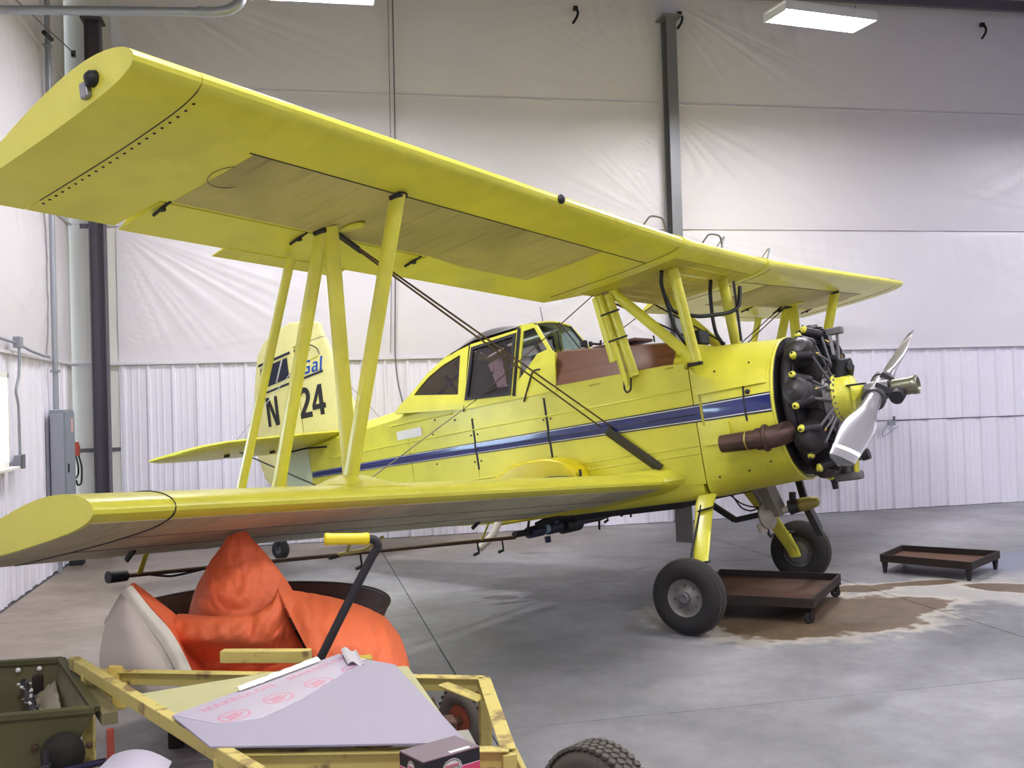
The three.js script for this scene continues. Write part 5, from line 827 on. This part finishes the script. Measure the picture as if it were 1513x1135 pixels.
{ // round tub with the tarpaulin heaped in it
  const cX = -4.08, cZ = 1.95, R = 0.79, HT = 0.65;
  const tub = grp('round_tub', null, [cX, 0, cZ]); tag(tub, 'large round dark brown tub on small wheels, behind the cart, under the orange tarpaulin', 'tub');
  const g = lathe([[0, 0.16], [0.55, 0.16], [0.62, 0.2], [R, HT - 0.04], [R + 0.018, HT - 0.015], [R + 0.012, HT], [R - 0.014, HT - 0.01], [0.6, 0.22], [0.54, 0.185], [0, 0.185]], 72); obj('basin', uvBox(g), std('#5a3325', 0.7, 0, { map: grimeTex }), tub);
  const rim = new THREE.TorusGeometry(R + 0.008, 0.014, 10, 80); rim.rotateX(Math.PI / 2); rim.translate(0, HT - 0.005, 0); obj('rim', rim, std('#3b2620', 0.45), tub);
  for (const [x, z] of [[-0.4, -0.4], [0.4, -0.4], [-0.4, 0.4]]) obj('foot', box(x, 0.09, z, 0.08, 0.18, 0.08, 0.01), M.rustDark, tub);
  { const g = grp('running_gear', tub, [-cX, 0, -cZ]);
  const ax0 = V(-3.0, 0.16, 3.05);
  const wh = grp('wheel', g, [-2.985, 0.17, 2.9]);
  const tyreG = new THREE.TorusGeometry(0.12, 0.05, 14, 40); tyreG.scale(1, 1, 1.1); const turn = (q) => { q.rotateY(-1.0); return q; };
  obj('tyre', turn(tyreG), M.rubberWorn, wh); for (let k = 0; k < 26; k++) { const q = box(0, 0.168, 0, 0.014, 0.012, 0.07, 0.003); q.rotateZ(k / 26 * Math.PI * 2); obj('tread_block', turn(q), M.rubber, wh); }
  obj('rim', turn((() => { const q = lathe([[0.02, -0.03], [0.085, -0.035], [0.09, -0.02], [0.06, 0], [0.09, 0.02], [0.085, 0.035], [0.02, 0.03]], 24); q.rotateX(Math.PI / 2); return q; })()), std('#8a4630', 0.7), wh);
  obj('axle', rod([-2.99, 0.17, 2.9], [-3.9, 0.19, 3.5], 0.022), M.rust, g);
  obj('drive_case', merge([box(-3.25, 0.3, 3.35, 0.3, 0.05, 0.12, 0.01), beam([-3.32, 0.32, 3.25], [-3.02, 0.2, 3.9], 0.09, 0.07), beam([-3.4, 0.3, 3.2], [-3.2, 0.38, 3.3], 0.1, 0.05)]), M.rust, g);
  obj('gear_guard', merge([box(-3.28, 0.22, 3.6, 0.3, 0.03, 0.34, 0.008), beam([-3.4, 0.42, 3.4], [-3.3, 0.36, 3.6], 0.12, 0.03)]), M.cartYellow, g);
  }
  // tarpaulin: cloth panels of one crumpled cover
  const tp = grp('tarpaulin', null, [cX, 0, cZ]); tag(tp, 'crumpled bright orange tarpaulin with a white hemmed flap, heaped over the round tub', 'tarpaulin');
  const PATCH = {
  peak: [[[-4.393,0.705,2.45], [-4.363,0.829,2.45], [-4.295,0.962,2.47], [-4.181,1.125,2.5]], [[-4.222,0.701,2.75], [-4.233,0.869,2.72], [-4.207,0.99,2.62], [-4.143,1.152,2.53]], [[-4.003,0.719,2.78], [-4.024,0.872,2.72], [-4.052,0.998,2.62], [-4.101,1.164,2.53]], [[-3.808,0.708,2.5], [-3.855,0.846,2.5], [-3.965,1.011,2.5], [-4.085,1.163,2.5]], [[-4.004,0.711,2.15], [-4.053,0.88,2.22], [-4.084,1.0,2.3], [-4.106,1.143,2.44]], [[-4.284,0.692,2.15], [-4.263,0.856,2.22], [-4.218,0.997,2.3], [-4.142,1.13,2.44]]],
  fold: [[[-4.411,0.791,2.75], [-4.213,0.783,2.85], [-4.049,0.784,2.85], [-3.949,0.829,2.8], [-3.911,0.894,2.75]], [[-4.427,0.789,2.9], [-4.233,0.805,3.0], [-4.042,0.794,3.0], [-3.953,0.814,2.95], [-3.909,0.881,2.87]], [[-4.442,0.712,2.95], [-4.232,0.718,3.05], [-4.043,0.693,3.05], [-3.932,0.705,2.95], [-3.864,0.73,2.82]], [[-4.417,0.637,2.85], [-4.213,0.639,2.9], [-4.018,0.603,2.9], [-3.904,0.589,2.85], [-3.803,0.582,2.75]], [[-4.404,0.559,2.78], [-4.19,0.522,2.8], [-3.991,0.505,2.8], [-3.856,0.494,2.8], [-3.727,0.483,2.8]], [[-4.362,0.445,2.9], [-4.15,0.44,2.95], [-3.954,0.453,3.0], [-3.824,0.458,3.0], [-3.709,0.465,3.0]]],
  lobe: [[[-3.915,0.908,2.87], [-3.865,0.795,2.92], [-3.808,0.694,3.02], [-3.763,0.615,3.12], [-3.728,0.514,3.18]], [[-3.812,0.845,2.65], [-3.715,0.78,2.9], [-3.655,0.689,3.05], [-3.629,0.595,3.15], [-3.618,0.493,3.2]], [[-3.599,0.772,2.55], [-3.525,0.733,2.82], [-3.487,0.648,3.0], [-3.463,0.552,3.1], [-3.463,0.45,3.15]], [[-3.4,0.668,2.45], [-3.36,0.632,2.7], [-3.342,0.575,2.88], [-3.332,0.5,3.0], [-3.325,0.397,3.0]], [[-3.315,0.577,2.35], [-3.27,0.526,2.5], [-3.251,0.46,2.65], [-3.246,0.394,2.75], [-3.244,0.312,2.75]], [[-3.41,0.5,2.1], [-3.326,0.429,2.25], [-3.268,0.351,2.35], [-3.248,0.286,2.4], [-3.242,0.217,2.4]]],
  lining: [[[-4.596,0.997,3.0], [-4.521,0.907,3.03], [-4.427,0.796,3.06], [-4.352,0.668,3.1], [-4.289,0.506,3.1]], [[-4.599,0.983,2.88], [-4.507,0.892,2.85], [-4.413,0.791,2.85], [-4.372,0.65,2.85], [-4.283,0.478,2.95]], [[-4.599,0.941,2.75], [-4.492,0.836,2.72], [-4.393,0.749,2.75], [-4.337,0.615,2.78], [-4.254,0.456,2.85]]],
  flap: [[[-4.643,0.96,2.88], [-4.624,0.972,2.94], [-4.603,0.984,3.0]], [[-4.708,0.853,2.9], [-4.608,0.881,3.08], [-4.517,0.887,3.06]], [[-4.744,0.729,2.92], [-4.57,0.767,3.15], [-4.423,0.773,3.1]], [[-4.751,0.607,2.95], [-4.536,0.651,3.2], [-4.352,0.643,3.14]], [[-4.705,0.519,3.0], [-4.509,0.54,3.2], [-4.312,0.519,3.14]], [[-4.64,0.427,3.0], [-4.467,0.438,3.15], [-4.293,0.442,3.1]]],
  hem: [[[-4.643,0.964,2.98], [-4.56,0.868,3.08], [-4.467,0.772,3.14], [-4.39,0.643,3.18], [-4.348,0.514,3.18]], [[-4.61,0.987,3.03], [-4.525,0.887,3.11], [-4.431,0.783,3.16], [-4.362,0.653,3.19], [-4.313,0.523,3.19]], [[-4.587,0.993,3.02], [-4.502,0.893,3.08], [-4.404,0.784,3.13], [-4.334,0.656,3.16], [-4.283,0.522,3.16]]],
  };
  const cr = (a, b, c, d, t) => 0.5 * (2 * b + (c - a) * t + (2 * a - 5 * b + 4 * c - d) * t * t + (3 * b - a - 3 * c + d) * t * t * t);
  const patch = (G, closed, wr, sd) => (u, v) => {
    const nu = G.length, nv = G[0].length, at = (i, j) => G[closed ? (i + nu) % nu : clamp(i, 0, nu - 1)][clamp(j, 0, nv - 1)];
    const U = u * (closed ? nu : nu - 1), W = v * (nv - 1), i = Math.min(Math.floor(U), closed ? nu - 1 : nu - 2), j = Math.min(Math.floor(W), nv - 2), fu = U - i, fv = W - j;
    const q = [0, 1, 2].map((k) => { const r = [-1, 0, 1, 2].map((di) => cr(at(i + di, j - 1)[k], at(i + di, j)[k], at(i + di, j + 1)[k], at(i + di, j + 2)[k], fv)); return cr(r[0], r[1], r[2], r[3], fu); });
    const n = wr * ((Math.abs(2 * (fbm(q[0] * 11 + sd, q[1] * 8 + q[2] * 4, 3) - 0.44)) - 0.2) + 0.5 * (fbm(q[0] * 26, q[1] * 26 + sd, 2) - 0.37));
    return V(q[0] - cX, q[1] + n * 0.3, q[2] - cZ + n);
  };
  obj('hood', sheet(patch(PATCH.peak, true, 0.06, 3), 96, 60, 0.007, 1.3), M.orange, tp);
  obj('front_fold', sheet(patch(PATCH.fold, false, 0.055, 11), 70, 70, 0.007, 1.3), M.orange, tp);
  obj('side_lobe', sheet(patch(PATCH.lobe, false, 0.055, 23), 70, 60, 0.007, 1.3), M.orange, tp);
  obj('flap_lining', sheet(patch(PATCH.lining, false, 0.02, 31), 20, 30, 0.006, 1.3), M.orange, tp);
  obj('flap', sheet(patch(PATCH.flap, false, 0.015, 41), 40, 20, 0.006, 1.3), M.canvas, tp);
  obj('hem', sheet(patch(PATCH.hem, false, 0.006, 47), 8, 40, 0.008, 1.3), M.hem, tp);
}
{ // olive spreader hopper at the lower left
  const y1 = 0.7, BRc = V(-4.88, y1, 3.16), FRc = V(-4.575, y1, 4.03), FLc = V(-5.45, y1, 4.04), BLc = V(-5.75, y1, 3.1);
  const g = grp('spreader_hopper'); tag(g, 'olive green steel hopper with a toothed agitator shaft, at the lower left corner', 'hopper');
  const cxm = (BRc.x + BLc.x + FRc.x + FLc.x) / 4;
  const wall = (a, b, drop, inset, nm, mat) => { const m = (p) => V(lerp(p.x, cxm, inset), p.y - drop, p.z); const q = sheet((u, v) => { const t = a.clone().lerp(b, u), w = m(a).lerp(m(b), u); return t.lerp(w, v); }, 6, 6, 0.008); obj(nm, uvBox(q), mat, g); };
  wall(BRc, BLc, 0.42, 0.42, 'back_wall', M.oliveIn); wall(FRc, FLc, 0.42, 0.42, 'front_wall', M.olive);
  const side = (a, b, nm) => { const q = sheet((u, v) => { const p = a.clone().lerp(b, u); return V(lerp(p.x, cxm, 0.42 * v), p.y - 0.42 * v, p.z); }, 6, 6, 0.008); obj(nm, uvBox(q), M.oliveIn, g); };
  side(BRc, FRc, 'sloping_side'); side(BLc, FLc, 'sloping_side');
  const bot = (p) => V(lerp(p.x, cxm, 0.42), p.y - 0.42, p.z);
  obj('bottom', uvBox(sheet((u, v) => bot(BLc).lerp(bot(BRc), u).lerp(bot(FLc).lerp(bot(FRc), u), v), 4, 4, 0.01)), M.oliveIn, g);
  for (const [a, b] of [[BRc, FRc], [FRc, FLc], [FLc, BLc], [BLc, BRc]]) obj('rim', beam(a, b, 0.035, 0.025), M.olive, g);
  obj('side_channel', merge([beam(BRc.clone().add(V(0.05, -0.02, 0)), FRc.clone().add(V(0.05, -0.04, 0)), 0.06, 0.05)]), std('#8b845f', 0.55, 0.1), g);
  const s0 = V(-5.03, 0.62, 3.20), s1 = V(-4.815, 0.60, 3.85); obj('agitator_shaft', rod(s0, s1, 0.018), M.dark, g);
  for (let k = 0; k < 14; k++) { const p = s0.clone().lerp(s1, (k + 0.6) / 14.4), a = k * 1.3; obj('agitator_tooth', rod(p.clone().add(V(Math.cos(a) * 0.03, Math.abs(Math.sin(a)) * 0.03, 0)), p.clone().add(V(-Math.cos(a) * 0.03, -Math.abs(Math.sin(a)) * 0.02, 0)), 0.006), k % 2 ? M.castGrey : M.white, g); }
  const gr = sheet((u, v) => V(lerp(-4.99, -4.80, v) + 0.1 * u, 0.545 + 0.07 * u + 0.02 * noise(u * 9, v * 19), lerp(3.24, 3.96, v)), 10, 24, 0.006); obj('seed_residue', gr, std('#a29a84', 0.9), g);
  obj('bearing_boss', along(lathe([[0, 0], [0.075, 0], [0.08, 0.02], [0.055, 0.03], [0.04, 0.045], [0, 0.045]], 24), V(-4.69, 0.55, 4.035), V(0, 0, 1)), std('#25221a', 0.8), g);
  for (const [x, y] of [[-4.79, 0.58], [-4.60, 0.57]]) obj('boss_bolt', along(lathe([[0, 0], [0.014, 0], [0.013, 0.012], [0, 0.013]], 6), V(x, y, 4.04), V(0, 0, 1)), M.rust, g);
  for (const x of [-5.06, -4.97]) obj('rivet', along(lathe([[0, 0], [0.012, 0], [0.01, 0.008], [0, 0.01]], 10), V(x, 0.67, 3.17), V(0, 0.2, 1)), M.white, g);
  obj('control_rod', rod([-4.72, 0.50, 4.11], [-4.53, 0.525, 4.11], 0.013), std('#33304a', 0.3, 0.6), g);
  obj('rod_bracket', merge([box(-4.74, 0.485, 4.1, 0.04, 0.1, 0.05, 0.008), rod([-4.74, 0.5, 4.1], [-4.74, 0.58, 4.1], 0.012)]), M.dark, g);
  obj('upright', box(-4.52, 0.52, 4.06, 0.025, 0.22, 0.025, 0.004), M.red, g);
  for (const [x, z] of [[-4.96, 3.25], [-4.68, 3.98], [-5.4, 3.95], [-5.6, 3.2]]) obj('leg', box(x, 0.33, z, 0.04, 0.66, 0.04, 0.004), M.rustDark, g);
  obj('chassis', box(-5.15, 0.2, 3.58, 0.5, 0.16, 0.6, 0.01), M.rustDark, g);
}
{ // carton on the front rail
  const cv = document.createElement('canvas'); cv.width = 512; cv.height = 384; const cx = cv.getContext('2d');
  const face = (w) => { cx.fillStyle = '#d8436a'; cx.fillRect(0, 0, 512, 384); cx.fillStyle = '#1f1a22'; cx.fillRect(0, 0, 512, 84); cx.strokeStyle = '#f2d8dc'; cx.lineWidth = 5; cx.beginPath(); cx.moveTo(0, 86); cx.lineTo(512, 86); cx.stroke(); cx.fillStyle = '#d9d3ca'; cx.beginPath(); cx.ellipse(w * 256, 84, 88 * (w < 1 ? 1.6 : 1), 62, 0, 0, 7); cx.fill(); cx.strokeStyle = '#3a343a'; cx.lineWidth = 6; cx.beginPath(); cx.ellipse(w * 256, 84, 78 * (w < 1 ? 1.6 : 1), 52, 0, 0, 7); cx.stroke(); cx.fillStyle = '#c8566a'; cx.fillRect(w * 256 - 60, 60, 120, 14); cx.fillStyle = '#2a262a'; cx.fillRect(w * 256 - 64, 76, 128, 24); cx.fillStyle = '#e6dfd6'; for (let k = 0; k < 8; k++) cx.fillRect(w * 256 - 58 + k * 15, 81, 9, 14); };
  face(1.0); const t1 = new THREE.CanvasTexture(cv); t1.colorSpace = THREE.SRGBColorSpace;
  const g = grp('carton', null, [-3.42, 0.0, 5.20]); g.rotation.y = 0.45; tag(g, 'small black and crimson carton with an oval emblem, standing at the front of the cart', 'box');
  const w = 0.195, d = 0.125, h = 0.17, yb = 0.645;
  const print = (q) => { const uv = q.attributes.uv; return q; };
  obj('body', box(0, yb + h / 2, 0, w - 0.004, h, d - 0.004, 0.003), std('#c83f62', 0.5), g);
  const fr = new THREE.BoxGeometry(w, h, 0.002); fr.translate(0, yb + h / 2, d / 2); obj('front_panel', fr, new THREE.MeshStandardMaterial({ map: t1, roughness: 0.45 }), g);
  const sd = new THREE.BoxGeometry(d, h, 0.002); sd.rotateY(-Math.PI / 2); sd.translate(-w / 2, yb + h / 2, 0); obj('side_panel', sd, new THREE.MeshStandardMaterial({ map: t1, roughness: 0.45 }), g);
  obj('lid_flap', box(0, yb + h + 0.002, 0, w + 0.002, 0.004, d + 0.002, 0.0015), std('#7d6f76', 0.5), g);
  obj('lid_label', box(0.035, yb + h + 0.0045, 0.05, 0.07, 0.001, 0.014, 0), M.white, g);
  obj('tray_shelf', box(0, yb - 0.012, 0.0, 0.26, 0.02, 0.18, 0.004), M.cartYellow, g);
  obj('shelf_post', box(0, (yb - 0.02) / 2, 0, 0.04, yb - 0.02, 0.04, 0.004), M.cartYellow, g);
}
{ // loose wheel at the bottom edge
  const g = grp('trailer_wheel', null, [-2.70, 0.245, 4.36]); g.rotation.y = -0.95; tag(g, 'worn black tyre with deep lugged tread at the bottom edge, right of the cart', 'tyre');
  const prof = []; for (let i = 0; i <= 24; i++) { const a = -2.2 + i / 24 * 4.4; const c = Math.cos(a), s = Math.sin(a); prof.push([0.17 + 0.068 * Math.sign(c) * Math.pow(Math.abs(c), 0.7), 0.075 * Math.sign(s) * Math.pow(Math.abs(s), 0.8)]); }
  const t = lathe(prof, 64); t.rotateX(Math.PI / 2); obj('casing', t, M.rubberWorn, g);
  for (let r = 0; r < 4; r++) for (let k = 0; k < 46; k++) { const q = box(0, 0.238, 0, 0.025, 0.016, 0.028, 0.004); q.rotateY((r % 2 ? 0.5 : -0.5)); q.translate(0, 0, -0.051 + r * 0.034); q.rotateZ((k + (r % 2) * 0.5) / 46 * Math.PI * 2); obj('tread_block', q, M.rubberWorn, g); }
  const rim = lathe([[0.03, -0.03], [0.115, -0.045], [0.13, -0.06], [0.125, -0.03], [0.1, 0], [0.125, 0.03], [0.13, 0.06], [0.115, 0.045], [0.03, 0.03]], 32); rim.rotateX(Math.PI / 2); obj('rim', rim, M.castGrey, g);
  obj('hub', along(lathe([[0, -0.05], [0.03, -0.05], [0.03, 0.05], [0, 0.05]], 16), V(0, 0, 0), V(0, 0, 1)), M.dark, g);
}
renderer.render(scene, camera);
